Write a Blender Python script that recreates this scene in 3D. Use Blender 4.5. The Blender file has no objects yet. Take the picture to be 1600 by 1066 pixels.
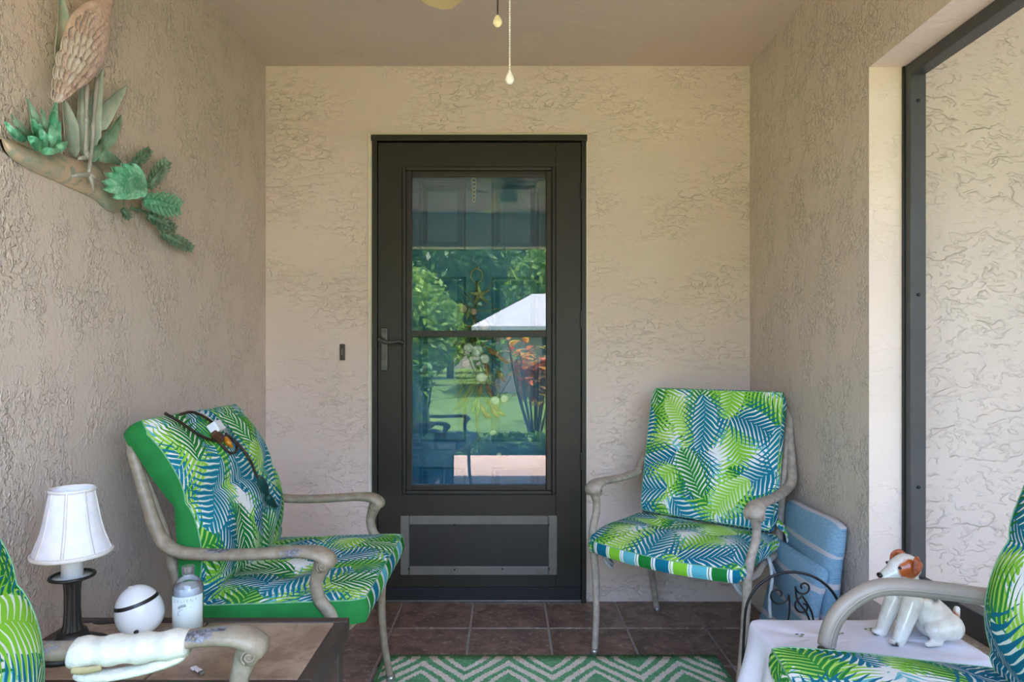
import bpy, bmesh, math, random
import numpy as np
from mathutils import Vector, Matrix, Euler

random.seed(7); rng = np.random.default_rng(7)
S = bpy.context.scene
COL = S.collection
PI = math.pi

# ------------------------------------------------------------------ camera, sky, sun, exposure
F = 1000.0                      # focal length in pixels of the 1600 px wide frame
CAMZ = 1.10                     # eye height
CAMY = -2.90                    # back wall is the plane y = 0
cam_d = bpy.data.cameras.new('camera'); cam = bpy.data.objects.new('camera', cam_d); COL.objects.link(cam)
cam_d.sensor_width = 36.0; cam_d.lens = 36.0 * F / 1600.0
cam_d.shift_x = 7 / 1600.0; cam_d.shift_y = 27 / 1600.0
cam_d.clip_start = 0.02; cam_d.clip_end = 300
cam.location = (0, CAMY, CAMZ); cam.rotation_euler = (PI / 2, 0, 0)
S.camera = cam

W = bpy.data.worlds.new('sky'); S.world = W; W.use_nodes = True
wn = W.node_tree; wn.nodes.clear()
sky = wn.nodes.new('ShaderNodeTexSky'); sky.sky_type = 'NISHITA'; sky.sun_disc = False
sky.sun_elevation = math.radians(62); sky.sun_rotation = math.radians(70); sky.air_density = 1.0; sky.dust_density = 2.5; sky.ozone_density = 1.0
wb = wn.nodes.new('ShaderNodeBackground'); wb.inputs[1].default_value = 0.42
wo = wn.nodes.new('ShaderNodeOutputWorld')
wn.links.new(sky.outputs[0], wb.inputs[0]); wn.links.new(wb.outputs[0], wo.inputs[0])

sun_d = bpy.data.lights.new('sun', 'SUN'); sun_d.energy = 4.0; sun_d.angle = math.radians(0.6); sun_d.color = (1.0, 0.94, 0.91)
sun = bpy.data.objects.new('sun', sun_d); COL.objects.link(sun)
SUNV = Vector((0.42, -0.06, 0.90)).normalized()      # towards the sun
sun.rotation_euler = SUNV.to_track_quat('Z', 'Y').to_euler()

S.view_settings.view_transform = 'Standard'; S.view_settings.look = 'None'
S.view_settings.gamma = 1.0; S.view_settings.use_curve_mapping = False
S.view_settings.exposure = 2.68

# ------------------------------------------------------------------ helpers
def at(px, py, D):
    """point seen at photo pixel (px, py), D metres in front of the camera"""
    return Vector(((px - 793) * D / F, CAMY + D, CAMZ + (560 - py) * D / F))

def lin(c):
    c = c / 255.0
    return c / 12.92 if c <= 0.04045 else ((c + 0.055) / 1.055) ** 2.4
def rgb(r, g, b): return (lin(r), lin(g), lin(b), 1.0)

def tag(o, label=None, cat=None, group=None, kind=None):
    if label: o['label'] = label
    if cat: o['category'] = cat
    if group: o['group'] = group
    if kind: o['kind'] = kind
    return o
def thing(name, label, cat, loc=(0, 0, 0), rz=0.0, group=None):
    o = bpy.data.objects.new(name, None); COL.objects.link(o)
    o.location = loc; o.rotation_euler = (0, 0, rz); o.empty_display_size = 0.05
    return tag(o, label, cat, group)

class MB:
    def __init__(s): s.v = []; s.f = []; s.uv = {}; s.mi = []; s.cur = 0
    def add(s, vs, fs, uvs=None):
        b = len(s.v); s.v += [tuple(map(float, p)) for p in vs]
        for f in fs: s.f.append(tuple(b + i for i in f)); s.mi.append(s.cur)
        if uvs is not None:
            for i, u in enumerate(uvs): s.uv[b + i] = u
        return b
    def build(s, name, mat, parent=None, smooth=True, loc=None, angle=None):
        me = bpy.data.meshes.new(name); me.from_pydata(s.v, [], s.f)
        if s.uv:
            l = me.uv_layers.new(name='UVMap')
            arr = np.zeros(len(me.loops) * 2)
            vi = np.zeros(len(me.loops), dtype=int); me.loops.foreach_get('vertex_index', vi)
            tab = np.zeros((len(s.v), 2))
            for k, u in s.uv.items(): tab[k] = u
            l.data.foreach_set('uv', tab[vi].ravel())
        mats = mat if isinstance(mat, (list, tuple)) else [mat]
        for m in mats: me.materials.append(m)
        if len(mats) > 1: me.polygons.foreach_set('material_index', s.mi)
        me.update()
        if smooth: me.polygons.foreach_set('use_smooth', [True] * len(me.polygons))
        if angle is not None:
            bm = bmesh.new(); bm.from_mesh(me)
            for e in bm.edges:
                if len(e.link_faces) == 2 and e.calc_face_angle(0) > math.radians(angle): e.smooth = False
            bm.to_mesh(me); bm.free()
        o = bpy.data.objects.new(name, me); COL.objects.link(o)
        if parent: o.parent = parent
        if loc: o.location = loc
        return o

def box(mb, lo, hi, bev=0.0):
    x0, y0, z0 = lo; x1, y1, z1 = hi
    if bev <= 0:
        mb.add([(x0,y0,z0),(x1,y0,z0),(x1,y1,z0),(x0,y1,z0),(x0,y0,z1),(x1,y0,z1),(x1,y1,z1),(x0,y1,z1)],
               [(0,3,2,1),(4,5,6,7),(0,1,5,4),(1,2,6,5),(2,3,7,6),(3,0,4,7)]); return
    bm = bmesh.new(); bmesh.ops.create_cube(bm, size=1.0)
    for v in bm.verts:
        v.co = Vector(((x0+x1)/2 + v.co.x*(x1-x0), (y0+y1)/2 + v.co.y*(y1-y0), (z0+z1)/2 + v.co.z*(z1-z0)))
    b = min(bev, 0.49*min(x1-x0, y1-y0, z1-z0))
    bmesh.ops.bevel(bm, geom=list(bm.edges), offset=b, segments=2, affect='EDGES', profile=0.5)
    bm.verts.index_update()
    mb.add([v.co for v in bm.verts], [[v.index for v in f.verts] for f in bm.faces]); bm.free()

def crom(pts, n, closed=False):
    P = np.array(pts, float); m = len(P)
    if m == 2 and not closed: return np.array([P[0] + (P[1]-P[0])*t for t in np.linspace(0, 1, n)])
    if closed: Q = np.vstack([P[-1], P, P[0], P[1]]); segs = m
    else: Q = np.vstack([2*P[0]-P[1], P, 2*P[-1]-P[-2]]); segs = m - 1
    out = []
    for t in np.linspace(0, segs, n, endpoint=not closed):
        i = min(int(t), segs - 1); u = t - i
        a, b, c, d = Q[i], Q[i+1], Q[i+2], Q[i+3]
        out.append(0.5*((2*b) + (-a+c)*u + (2*a-5*b+4*c-d)*u*u + (-a+3*b-3*c+d)*u**3))
    return np.array(out)

def tube(mb, pts, n=None, seg=10, up=(0, 0, 1), closed=False, smooth=True):
    """pts: (x,y,z,r) or (x,y,z,rside,rup); smoothed through the points"""
    pts = [tuple(p) if len(p) == 5 else (*p, p[3]) for p in pts]
    n = n or (len(pts) * 6)
    R = crom(pts, n, closed) if smooth else np.array(pts, float)
    n = len(R); C = R[:, :3]; up = np.array(up, float)
    vs = []
    for i in range(n):
        a = C[(i-1) % n] if (closed or i > 0) else C[i]; b = C[(i+1) % n] if (closed or i < n-1) else C[i]
        t = b - a; t /= (np.linalg.norm(t) + 1e-12)
        s = np.cross(t, up)
        if np.linalg.norm(s) < 1e-3: s = np.cross(t, np.array((0.3, 1, 0.2)))
        s /= np.linalg.norm(s); u = np.cross(s, t)
        ra, rb = max(R[i, 3], 1e-5), max(R[i, 4], 1e-5)
        for k in range(seg):
            q = 2*PI*k/seg
            vs.append(C[i] + s*ra*math.cos(q) + u*rb*math.sin(q))
    fs = []
    for i in range(n if closed else n-1):
        j = (i+1) % n
        for k in range(seg): fs.append((i*seg+k, i*seg+(k+1) % seg, j*seg+(k+1) % seg, j*seg+k))
    if not closed: fs.append(tuple(range(seg))[::-1]); fs.append(tuple((n-1)*seg+k for k in range(seg)))
    mb.add(vs, fs)

def lathe(mb, prof, seg=24, c=(0, 0, 0), M=None, squash=1.0):
    vs = []; n = len(prof)
    for r, z in prof:
        for k in range(seg):
            q = 2*PI*k/seg; p = Vector((max(r, 1e-5)*math.cos(q), max(r, 1e-5)*math.sin(q)*squash, z))
            if M is not None: p = M @ p
            vs.append((p.x+c[0], p.y+c[1], p.z+c[2]))
    fs = []
    for i in range(n-1):
        for k in range(seg): fs.append((i*seg+k, i*seg+(k+1) % seg, (i+1)*seg+(k+1) % seg, (i+1)*seg+k))
    fs.append(tuple(range(seg))[::-1]); fs.append(tuple((n-1)*seg+k for k in range(seg)))
    mb.add(vs, fs)

def ball(mb, c, r, M=None, seg=12, rings=8):
    prof = [(math.sin(PI*i/rings), -math.cos(PI*i/rings)) for i in range(rings+1)]
    rx, ry, rz = (r, r, r) if not hasattr(r, '__len__') else r
    vs = []
    for a, z in prof:
        for k in range(seg):
            q = 2*PI*k/seg; p = Vector((a*math.cos(q)*rx, a*math.sin(q)*ry, z*rz))
            if M is not None: p = M @ p
            vs.append((p.x+c[0], p.y+c[1], p.z+c[2]))
    fs = []
    for i in range(rings):
        for k in range(seg): fs.append((i*seg+k, i*seg+(k+1) % seg, (i+1)*seg+(k+1) % seg, (i+1)*seg+k))
    mb.add(vs, fs)

# ------------------------------------------------------------------ material helpers
class NT:
    def __init__(s, name):
        s.m = bpy.data.materials.new(name); s.m.use_nodes = True; s.t = s.m.node_tree; s.t.nodes.clear()
        s.out = s.t.nodes.new('ShaderNodeOutputMaterial')
    def put(s, sock, v):
        if v is None: return
        if isinstance(v, bpy.types.NodeSocket): s.t.links.new(v, sock)
        else: sock.default_value = v
    def node(s, typ, ins=None, **kw):
        n = s.t.nodes.new(typ)
        for k, v in kw.items(): setattr(n, k, v)
        for k, v in (ins or {}).items(): s.put(n.inputs[k], v)
        return n
    def math(s, op, a, b=None, c=None, clamp=False):
        n = s.t.nodes.new('ShaderNodeMath'); n.operation = op; n.use_clamp = clamp
        s.put(n.inputs[0], a); s.put(n.inputs[1], b); s.put(n.inputs[2], c); return n.outputs[0]
    def vmath(s, op, a, b=None):
        n = s.t.nodes.new('ShaderNodeVectorMath'); n.operation = op
        s.put(n.inputs[0], a); s.put(n.inputs[1], b); return n.outputs[0]
    def mix(s, f, a, b, typ='MIX'):
        n = s.t.nodes.new('ShaderNodeMix'); n.data_type = 'RGBA'; n.blend_type = typ; n.clamp_factor = True
        s.put(n.inputs[0], f); s.put(n.inputs[6], a); s.put(n.inputs[7], b); return n.outputs[2]
    def step(s, x, lo, hi):
        n = s.t.nodes.new('ShaderNodeMapRange'); n.interpolation_type = 'SMOOTHSTEP'
        s.put(n.inputs[0], x); n.inputs[1].default_value = lo; n.inputs[2].default_value = hi
        n.inputs[3].default_value = 0; n.inputs[4].default_value = 1; return n.outputs[0]
    def noise(s, vec, scale, detail=3, rough=0.5, dist=0.0):
        n = s.node('ShaderNodeTexNoise', {'Vector': vec, 'Scale': scale, 'Detail': detail, 'Roughness': rough, 'Distortion': dist})
        return n.outputs[0]
    def co(s, kind='Object'):
        return s.t.nodes.new('ShaderNodeTexCoord').outputs[kind]
    def scalev(s, v, sc): return s.vmath('MULTIPLY', v, sc)
    def bump(s, h, strength, dist):
        n = s.node('ShaderNodeBump', {'Strength': strength, 'Distance': dist, 'Height': h}); return n.outputs[0]
    def bsdf(s, col, rough=0.5, spec=0.5, metal=0.0, normal=None, **kw):
        p = s.t.nodes.new('ShaderNodeBsdfPrincipled')
        s.put(p.inputs['Base Color'], col); s.put(p.inputs['Roughness'], rough); s.put(p.inputs['Metallic'], metal)
        s.put(p.inputs['Specular IOR Level'], spec)
        if normal is not None: s.put(p.inputs['Normal'], normal)
        for k, v in kw.items(): s.put(p.inputs[k.replace('_', ' ')], v)
        s.t.links.new(p.outputs[0], s.out.inputs[0]); return s.m

def plain(name, col, rough=0.5, var=0.08, nscale=30.0, bump=0.0, metal=0.0, spec=0.5, **kw):
    """one colour with a little mottling and grain"""
    n = NT(name); c = n.co()
    f = n.noise(c, nscale, 4)
    d = tuple(min(1, x*(1-var*1.6)) for x in col[:3]) + (1,); l = tuple(min(1, x*(1+var)) for x in col[:3]) + (1,)
    cc = n.mix(n.step(f, 0.3, 0.7), d, l)
    nor = n.bump(n.noise(c, nscale*8, 2), bump, 0.002) if bump else None
    return n.bsdf(cc, rough, spec, metal, nor, **kw)

def stucco(name, col, str_=0.6, ridge=22.0, dist=0.004, stretch=(1, 1, 1), rough=0.55, spec=0.35, patch=(0.42, 0.6), thin=0.035, grain=0.20):
    """trowelled stucco: thin broken ridges and shallow plates over a fine sandy grain"""
    n = NT(name); c = n.scalev(n.co(), stretch)
    wob = n.node('ShaderNodeTexNoise', {'Vector': c, 'Scale': ridge*0.6, 'Detail': 3.0})
    c2 = n.vmath('ADD', c, n.scalev(wob.outputs[1], (0.9/ridge, 0.9/ridge, 0.9/ridge)))
    def worm(sc, off):
        a = n.noise(n.vmath('ADD', c2, (off, off*0.7, off*1.3)), sc, 2, 0.5)
        r = n.math('SUBTRACT', 1.0, n.step(n.math('ABSOLUTE', n.math('SUBTRACT', a, 0.5)), 0.0, thin))
        brk = n.step(n.noise(n.vmath('ADD', c, (off*2, 1.0, 0)), sc*0.9, 2), 0.46, 0.58)
        return n.math('MULTIPLY', r, brk), n.step(a, 0.44, 0.56)
    r1, e1 = worm(ridge, 0.0); r2, e2 = worm(ridge*1.8, 3.7)
    msk = n.step(n.noise(c, ridge*0.14, 2), patch[0], patch[1])
    fine = n.noise(c, ridge*6, 3, 0.6); big = n.noise(c, 3.0, 2)
    h = n.math('MULTIPLY', n.math('ADD', n.math('ADD', n.math('MULTIPLY', r1, 0.8), n.math('MULTIPLY', r2, 0.5)), n.math('MULTIPLY', e1, 0.45)), n.math('ADD', n.math('MULTIPLY', msk, 0.85), 0.15))
    h = n.math('ADD', h, n.math('ADD', n.math('MULTIPLY', fine, grain), n.math('MULTIPLY', big, 1.2)))
    cc = n.mix(n.step(n.noise(c, 2.2, 4, 0.6), 0.35, 0.7), tuple(x*0.94 for x in col[:3]) + (1,), col)
    return n.bsdf(cc, rough, spec, 0, n.bump(h, str_, dist))

# ------------------------------------------------------------------ printed palm fabric
def frond_layer(n, uv, off, cell, L, Wd, per, a0, arng, k, ca, cb, fat=0.80, cur=6.0):
    p = n.vmath('ADD', uv, (off[0], off[1], 0))
    vo = n.node('ShaderNodeTexVoronoi', {'Vector': p, 'Scale': 1.0/cell, 'Randomness': 0.45}, voronoi_dimensions='2D', feature='F1')
    d = n.vmath('SUBTRACT', p, vo.outputs['Position'])
    sc = n.node('ShaderNodeSeparateColor', {0: vo.outputs['Color']})
    ang = n.math('ADD', n.math('MULTIPLY', n.math('SUBTRACT', sc.outputs[0], 0.5), arng), a0)
    rot = n.node('ShaderNodeVectorRotate', {'Vector': d, 'Angle': ang}, rotation_type='Z_AXIS')
    xyz = n.node('ShaderNodeSeparateXYZ', {0: rot.outputs[0]})
    x = xyz.outputs[0]
    bend = n.math('MULTIPLY', n.math('SUBTRACT', sc.outputs[1], 0.5), 5.0)
    y = n.math('ADD', xyz.outputs[1], n.math('MULTIPLY', bend, n.math('MULTIPLY', x, x)))
    av = n.math('ABSOLUTE', y)
    u = n.math('ADD', n.math('DIVIDE', x, L), 0.5)
    uc = n.math('MINIMUM', n.math('MAXIMUM', u, 0.001), 0.999)
    env = n.math('MULTIPLY', n.math('POWER', n.math('MULTIPLY', n.math('MULTIPLY', uc, n.math('SUBTRACT', 1.0, uc)), 4.0), 0.55), Wd)
    r = n.math('DIVIDE', av, env)
    ph = n.math('DIVIDE', n.math('SUBTRACT', n.math('ADD', x, n.math('MULTIPLY', n.math('MULTIPLY', av, av), cur)), n.math('MULTIPLY', av, k)), per)
    side = n.math('MULTIPLY', n.math('GREATER_THAN', y, 0.0), 0.5)
    tri = n.math('ABSOLUTE', n.math('SUBTRACT', n.math('FRACT', n.math('ADD', ph, side)), 0.5))
    tri = n.math('MULTIPLY', tri, 2.0)
    wid = n.math('MULTIPLY', n.math('SUBTRACT', 1.0, n.math('POWER', r, 1.5)), fat)
    leaf = n.math('LESS_THAN', tri, wid)
    leaf = n.math('MULTIPLY', leaf, n.math('LESS_THAN', r, 1.0))
    ra = n.math('LESS_THAN', av, 0.0013)
    ins = n.math('MULTIPLY', n.math('GREATER_THAN', u, 0.0), n.math('LESS_THAN', u, 1.0))
    mask = n.math('MULTIPLY', n.math('MAXIMUM', leaf, ra), ins)
    mid = n.math('MULTIPLY', n.step(tri, 0.02, 0.30), n.step(sc.outputs[2], 0.2, 0.8))
    col = n.mix(mid, ca, cb)
    bg = n.math('MULTIPLY', n.math('LESS_THAN', r, 0.50), ins)
    return mask, col, bg

WHITE_F = rgb(238, 238, 238)
LIME, LIME2 = rgb(134, 198, 58), rgb(172, 216, 96)
TEAL, TEAL2 = rgb(16, 110, 138), rgb(38, 134, 154)
GREEN, GREEN2 = rgb(28, 122, 52), rgb(66, 150, 62)
AQUA, AQUA2 = rgb(96, 180, 196), rgb(142, 204, 212)
def palm_fabric(name, seed, stretch=1.0):
    n = NT(name); uv = n.co('UV')
    uv = n.vmath('ADD', n.scalev(uv, (stretch, stretch, 1)), (seed*1.37, seed*0.71, 0))
    wob = n.node('ShaderNodeTexNoise', {'Vector': uv, 'Scale': 14.0, 'Detail': 1.0})
    uv = n.vmath('ADD', uv, n.scalev(n.vmath('SUBTRACT', wob.outputs[1], (0.5, 0.5, 0.5)), (0.02, 0.02, 0)))
    col = WHITE_F
    PALE = rgb(226, 232, 224)
    for (off, cell, L, Wd, per, a0, ar, k, ca, cb, fat, cur, gap) in (
        ((0.00, 0.00), 0.110, 0.150, 0.044, 0.0270, 0.5, 5.0, 1.0, AQUA, AQUA2, 0.66, 2.0, None),
        ((0.37, 0.11), 0.170, 0.190, 0.092, 0.0150, 1.4, 4.0, 0.70, LIME, LIME2, 0.90, 3.0, PALE),
        ((0.91, 0.53), 0.230, 0.220, 0.092, 0.0195, -0.9, 4.2, 1.05, GREEN, GREEN2, 0.80, 2.5, LIME2),
        ((0.64, 0.83), 0.220, 0.235, 0.100, 0.0190, 0.9, 4.4, 1.00, TEAL, TEAL2, 0.86, 2.5, PALE),
        ((0.22, 0.67), 0.290, 0.190, 0.092, 0.0150, 2.3, 4.0, 0.70, LIME, LIME2, 0.90, 3.0, PALE),
        ((0.31, 0.07), 0.320, 0.215, 0.090, 0.0195, -0.3, 4.2, 1.05, GREEN, GREEN2, 0.80, 2.5, PALE),
        ((0.13, 0.42), 0.310, 0.235, 0.100, 0.0190, 1.9, 4.0, 1.00, TEAL, TEAL2, 0.86, 2.5, PALE)):
        m, c, bg = frond_layer(n, uv, off, cell, L, Wd, per, a0, ar, k, ca, cb, fat, cur)
        if gap is not None: col = n.mix(bg, col, gap)
        col = n.mix(m, col, c)
    wv = n.node('ShaderNodeTexNoise', {'Vector': n.co('UV'), 'Scale': 900.0, 'Detail': 1.0}).outputs[0]
    crease = n.noise(n.co('Object'), 11.0, 2, 0.5, 0.6)
    h = n.math('ADD', n.math('MULTIPLY', wv, 0.06), crease)
    return n.bsdf(col, 0.85, 0.15, 0, n.bump(h, 0.5, 0.012))

def stripe_fabric(name, order):
    """vertical stripes along the band (UV.x in metres)"""
    n = NT(name); uv = n.co('UV'); x = n.node('ShaderNodeSeparateXYZ', {0: uv}).outputs[0]
    per = 0.062*len(order)
    f = n.math('MULTIPLY', n.math('FRACT', n.math('DIVIDE', n.math('ADD', x, 5.0), per)), float(len(order)))
    col = order[0]
    for i in range(1, len(order)): col = n.mix(n.math('GREATER_THAN', f, float(i)), col, order[i])
    g = n.math('FRACT', f)
    w = n.math('MAXIMUM', n.math('LESS_THAN', g, 0.07), n.math('MULTIPLY', n.math('GREATER_THAN', g, 0.12), n.math('LESS_THAN', g, 0.24)))
    col = n.mix(w, col, WHITE_F)
    return n.bsdf(col, 0.85, 0.15, 0, n.bump(n.noise(n.co(), 500.0, 2), 0.15, 0.002))

M = {}
WALL = rgb(208, 194, 174)
M['wall_back'] = stucco('painted_stucco_fine', rgb(226, 206, 195), 1.0, 28.0, 0.0035, (0.6, 1, 1.2), 0.65, 0.25, (0.40, 0.62), 0.04)
M['wall_side'] = stucco('painted_stucco_gloss', rgb(214, 197, 184), 0.9, 52.0, 0.0055, (1, 1.05, 0.80), 0.20, 1.0, (0.40, 0.62), 0.06, 0.08)
M['wall_jamb'] = stucco('painted_stucco_jamb', rgb(222, 204, 192), 0.5, 24.0, 0.004, (0.6, 1, 1.2), 0.7, 0.2)
M['wall_out'] = stucco('rough_trowelled_stucco', rgb(208, 194, 184), 0.8, 15.0, 0.008, (0.7, 1, 1.15), 0.85, 0.1, (0.3, 0.5), 0.05)
M['ceiling'] = stucco('ceiling_stucco', rgb(208, 190, 178), 0.35, 14.0, 0.003, (0.6, 1.4, 1), 0.75, 0.2)
M['trim'] = plain('cream_paint', rgb(236, 226, 208), 0.5, 0.04, 12)
M['bronze'] = plain('dark_bronze_paint', rgb(44, 40, 34), 0.42, 0.06, 10, 0.1, 0, 0.4)
M['bronze_grey'] = plain('charcoal_metal', rgb(62, 62, 62), 0.45, 0.08, 14, 0.1)
M['kick_grey'] = plain('grey_vinyl_trim', rgb(112, 108, 100), 0.5, 0.06, 20)
M['kick_dark'] = plain('dark_panel', rgb(44, 42, 42), 0.4, 0.06, 8)
M['handle'] = plain('oiled_bronze_handle', rgb(84, 80, 76), 0.28, 0.2, 40, 0, 0.4)
M['black'] = plain('black_metal', rgb(24, 22, 21), 0.4, 0.1, 30)
M['rubber'] = plain('black_rubber', rgb(30, 30, 34), 0.7, 0.1, 40)
M['alu'] = plain('aluminium', rgb(170, 168, 164), 0.35, 0.08, 30, 0, 0.8)
M['door_blue'] = plain('blue_door_paint', rgb(56, 112, 142), 0.5, 0.05, 6)
M['wood_dark'] = plain('dark_wood_resin', rgb(66, 54, 48), 0.45, 0.12, 25)
M['white_gloss'] = plain('white_ceramic_gloss', rgb(226, 226, 226), 0.18, 0.02, 5)
M['fabric_white'] = plain('white_lamp_fabric', rgb(226, 224, 230), 0.85, 0.03, 60, 0.2)
M['fabric_white2'] = plain('cream_lamp_trim', rgb(218, 212, 206), 0.8, 0.04, 80, 0.3)
M['candle'] = plain('white_candle_sleeve', rgb(224, 224, 226), 0.4, 0.03, 20)
M['green_cloth'] = plain('kelly_green_cloth', rgb(18, 116, 48), 0.85, 0.06, 20, 0.2)
M['tie_cloth'] = plain('grey_white_cord', rgb(176, 180, 180), 0.9, 0.12, 90, 0.4)
M['towel'] = plain('white_terry', rgb(226, 222, 208), 0.95, 0.06, 60, 0.9)
M['tape'] = plain('yellowed_tape', rgb(184, 166, 122), 0.6, 0.1, 40)
M['cloth'] = plain('white_tablecloth', rgb(222, 220, 232), 0.85, 0.03, 18, 0.1)
M['sprig'] = plain('embroidered_green', rgb(120, 128, 84), 0.8, 0.15, 90)
M['wire'] = plain('black_wire', rgb(20, 20, 24), 0.35, 0.1, 40)
M['cord'] = plain('dark_brown_cord', rgb(46, 34, 28), 0.5, 0.1, 40)
M['cord_green'] = plain('dark_green_plug', rgb(10, 62, 58), 0.5, 0.1, 40)
M['amber'] = plain('amber_plastic', rgb(196, 122, 32), 0.3, 0.15, 60)
M['plug_brown'] = plain('brown_plug', rgb(84, 48, 32), 0.45, 0.15, 60)
M['plug_white'] = plain('white_adapter', rgb(222, 224, 230), 0.45, 0.03, 20)
M['cream_fan'] = plain('cream_fan_blade', rgb(226, 204, 150), 0.5, 0.05, 8)
M['fan_body'] = plain('cream_fan_metal', rgb(214, 196, 156), 0.4, 0.04, 8)
M['chain_dark'] = plain('dark_bead_chain', rgb(44, 38, 30), 0.35, 0.1, 40, 0, 0.5)
M['chain_white'] = plain('white_bead_chain', rgb(228, 220, 206), 0.4, 0.05, 40)
M['pull_cream'] = plain('cream_stone_pull', rgb(220, 208, 168), 0.5, 0.1, 90)
M['pull_white'] = plain('white_wooden_pull', rgb(236, 230, 220), 0.4, 0.05, 60)
M['cap'] = plain('brushed_cap', rgb(176, 178, 182), 0.3, 0.1, 60, 0, 0.85)
M['paper'] = plain('pale_label', rgb(216, 226, 220), 0.6, 0.02, 20)
M['dish'] = plain('frosted_dish', rgb(196, 196, 190), 0.3, 0.05, 20)
M['ink'] = plain('label_ink', rgb(168, 180, 178), 0.7, 0.1, 60)
M['hook'] = plain('brass_hook', rgb(186, 166, 120), 0.35, 0.1, 40, 0, 0.6)

def wear_paint(name, thr, seed, spots=()):
    n = NT(name); c = n.co()
    cc = n.vmath('ADD', c, (seed, seed*0.3, 0))
    a = n.noise(cc, 9.0, 2, 0.5); b = n.noise(cc, 120.0, 4, 0.65)
    for (p, rad) in spots:      # bare patches rubbed through the paint
        d = n.node('ShaderNodeVectorMath', {0: n.scalev(n.vmath('SUBTRACT', c, p), (0.55, 1, 1))}, operation='LENGTH').outputs['Value']
        a = n.math('ADD', a, n.math('MULTIPLY', n.math('SUBTRACT', 1.0, n.step(d, rad*0.5, rad*1.3)), 0.25))
    m = n.step(n.math('ADD', a, n.math('MULTIPLY', n.math('SUBTRACT', b, 0.5), 0.35)), thr, thr+0.02)
    base = n.mix(n.step(n.noise(cc, 40.0, 4), 0.35, 0.7), rgb(136, 122, 103), rgb(160, 146, 126))
    bare = n.mix(n.step(b, 0.4, 0.6), rgb(70, 68, 70), rgb(136, 136, 146))
    return n.bsdf(n.mix(m, base, bare), 0.45, 0.45, 0, n.bump(n.noise(cc, 220.0, 3), 0.25, 0.0015))
M['paint_a'] = wear_paint('taupe_cast_paint', 0.74, 1.0, [((-.10, -.315, .626), .018), ((.0, -.315, .629), .020)])
M['paint_b'] = wear_paint('taupe_cast_paint_chipped', 0.66, 3.1, [((.085, .300, .632), .022), ((.125, .31, .634), .010), ((-.16, .31, .63), .035)])
M['paint_c'] = plain('weathered_taupe_paint', rgb(170, 156, 144), 0.55, 0.14, 45, 0.4)
M['paint_d'] = plain('greige_tube_paint', rgb(156, 142, 132), 0.38, 0.05, 12, 0.05)
M['sling'] = plain('tan_sling_mesh', rgb(138, 128, 110), 0.8, 0.1, 120, 0.4)

for i, nm in enumerate('abcd'): M['palm_'+nm] = palm_fabric('palm_leaf_print_'+nm, (5.3, 2.63, 4.26, 5.89)[i])
M['band_c'] = stripe_fabric('striped_band_print', [TEAL, LIME, AQUA, GREEN])
M['band_a'] = stripe_fabric('striped_band_print_front', [GREEN, TEAL, GREEN2, AQUA])

def tile_mat(name, c1, c2, c3, sc, rough, spec=0.5):
    n = NT(name); inf = n.t.nodes.new('ShaderNodeObjectInfo')
    c = n.vmath('ADD', n.co(), n.scalev(n.vmath('ADD', (0, 0, 0), inf.outputs['Location']), (3.1, 2.3, 1)))
    a = n.noise(c, sc, 5, 0.62, 0.8); b = n.noise(c, sc*4.5, 4, 0.6, 0.4)
    col = n.mix(n.step(a, 0.36, 0.66), c1, c2); col = n.mix(n.math('MULTIPLY', n.step(b, 0.54, 0.70), 0.55), col, c3)
    return n.bsdf(col, rough, spec, 0, n.bump(n.math('ADD', a, n.math('MULTIPLY', b, 0.5)), 0.25, 0.004))
M['floor_tile'] = tile_mat('brown_slate_tile', rgb(96, 74, 65), rgb(138, 111, 98), rgb(190, 168, 152), 10.0, 0.38)
M['table_tile'] = tile_mat('tan_stone_tile', rgb(134, 108, 90), rgb(172, 148, 128), rgb(108, 86, 72), 9.0, 0.42)
M['grout'] = plain('grey_grout', rgb(156, 144, 138), 0.9, 0.1, 40, 0.3)

def glass(name, tint, refl=1.7):
    n = NT(name)
    tr = n.node('ShaderNodeBsdfTransparent', {0: tint}); gl = n.node('ShaderNodeBsdfGlossy', {'Color': (1, 1, 1, 1), 'Roughness': 0.0})
    fr = n.node('ShaderNodeFresnel', {'IOR': 1.5})
    f = n.math('MULTIPLY', fr.outputs[0], refl, clamp=True)
    mx = n.node('ShaderNodeMixShader', {0: f, 1: tr.outputs[0], 2: gl.outputs[0]})
    n.t.links.new(mx.outputs[0], n.out.inputs[0]); return n.m
M['glass'] = glass('storm_door_glass', (0.88, 0.94, 0.94, 1), 1.5)
M['clear'] = glass('clear_glass', (0.92, 0.94, 0.94, 1), 1.4)
M['lotion'] = plain('pale_lotion', rgb(206, 208, 216), 0.35, 0.03, 12)

# ------------------------------------------------------------------ the setting
XL, XR, ZC, YF = -1.0957, 1.0986, 2.425, -3.10
def struct(name, mb, mat, label=None, smooth=False):
    o = mb.build(name, mat, smooth=smooth); o['kind'] = 'structure'
    if label: o['label'] = label
    return o
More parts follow.
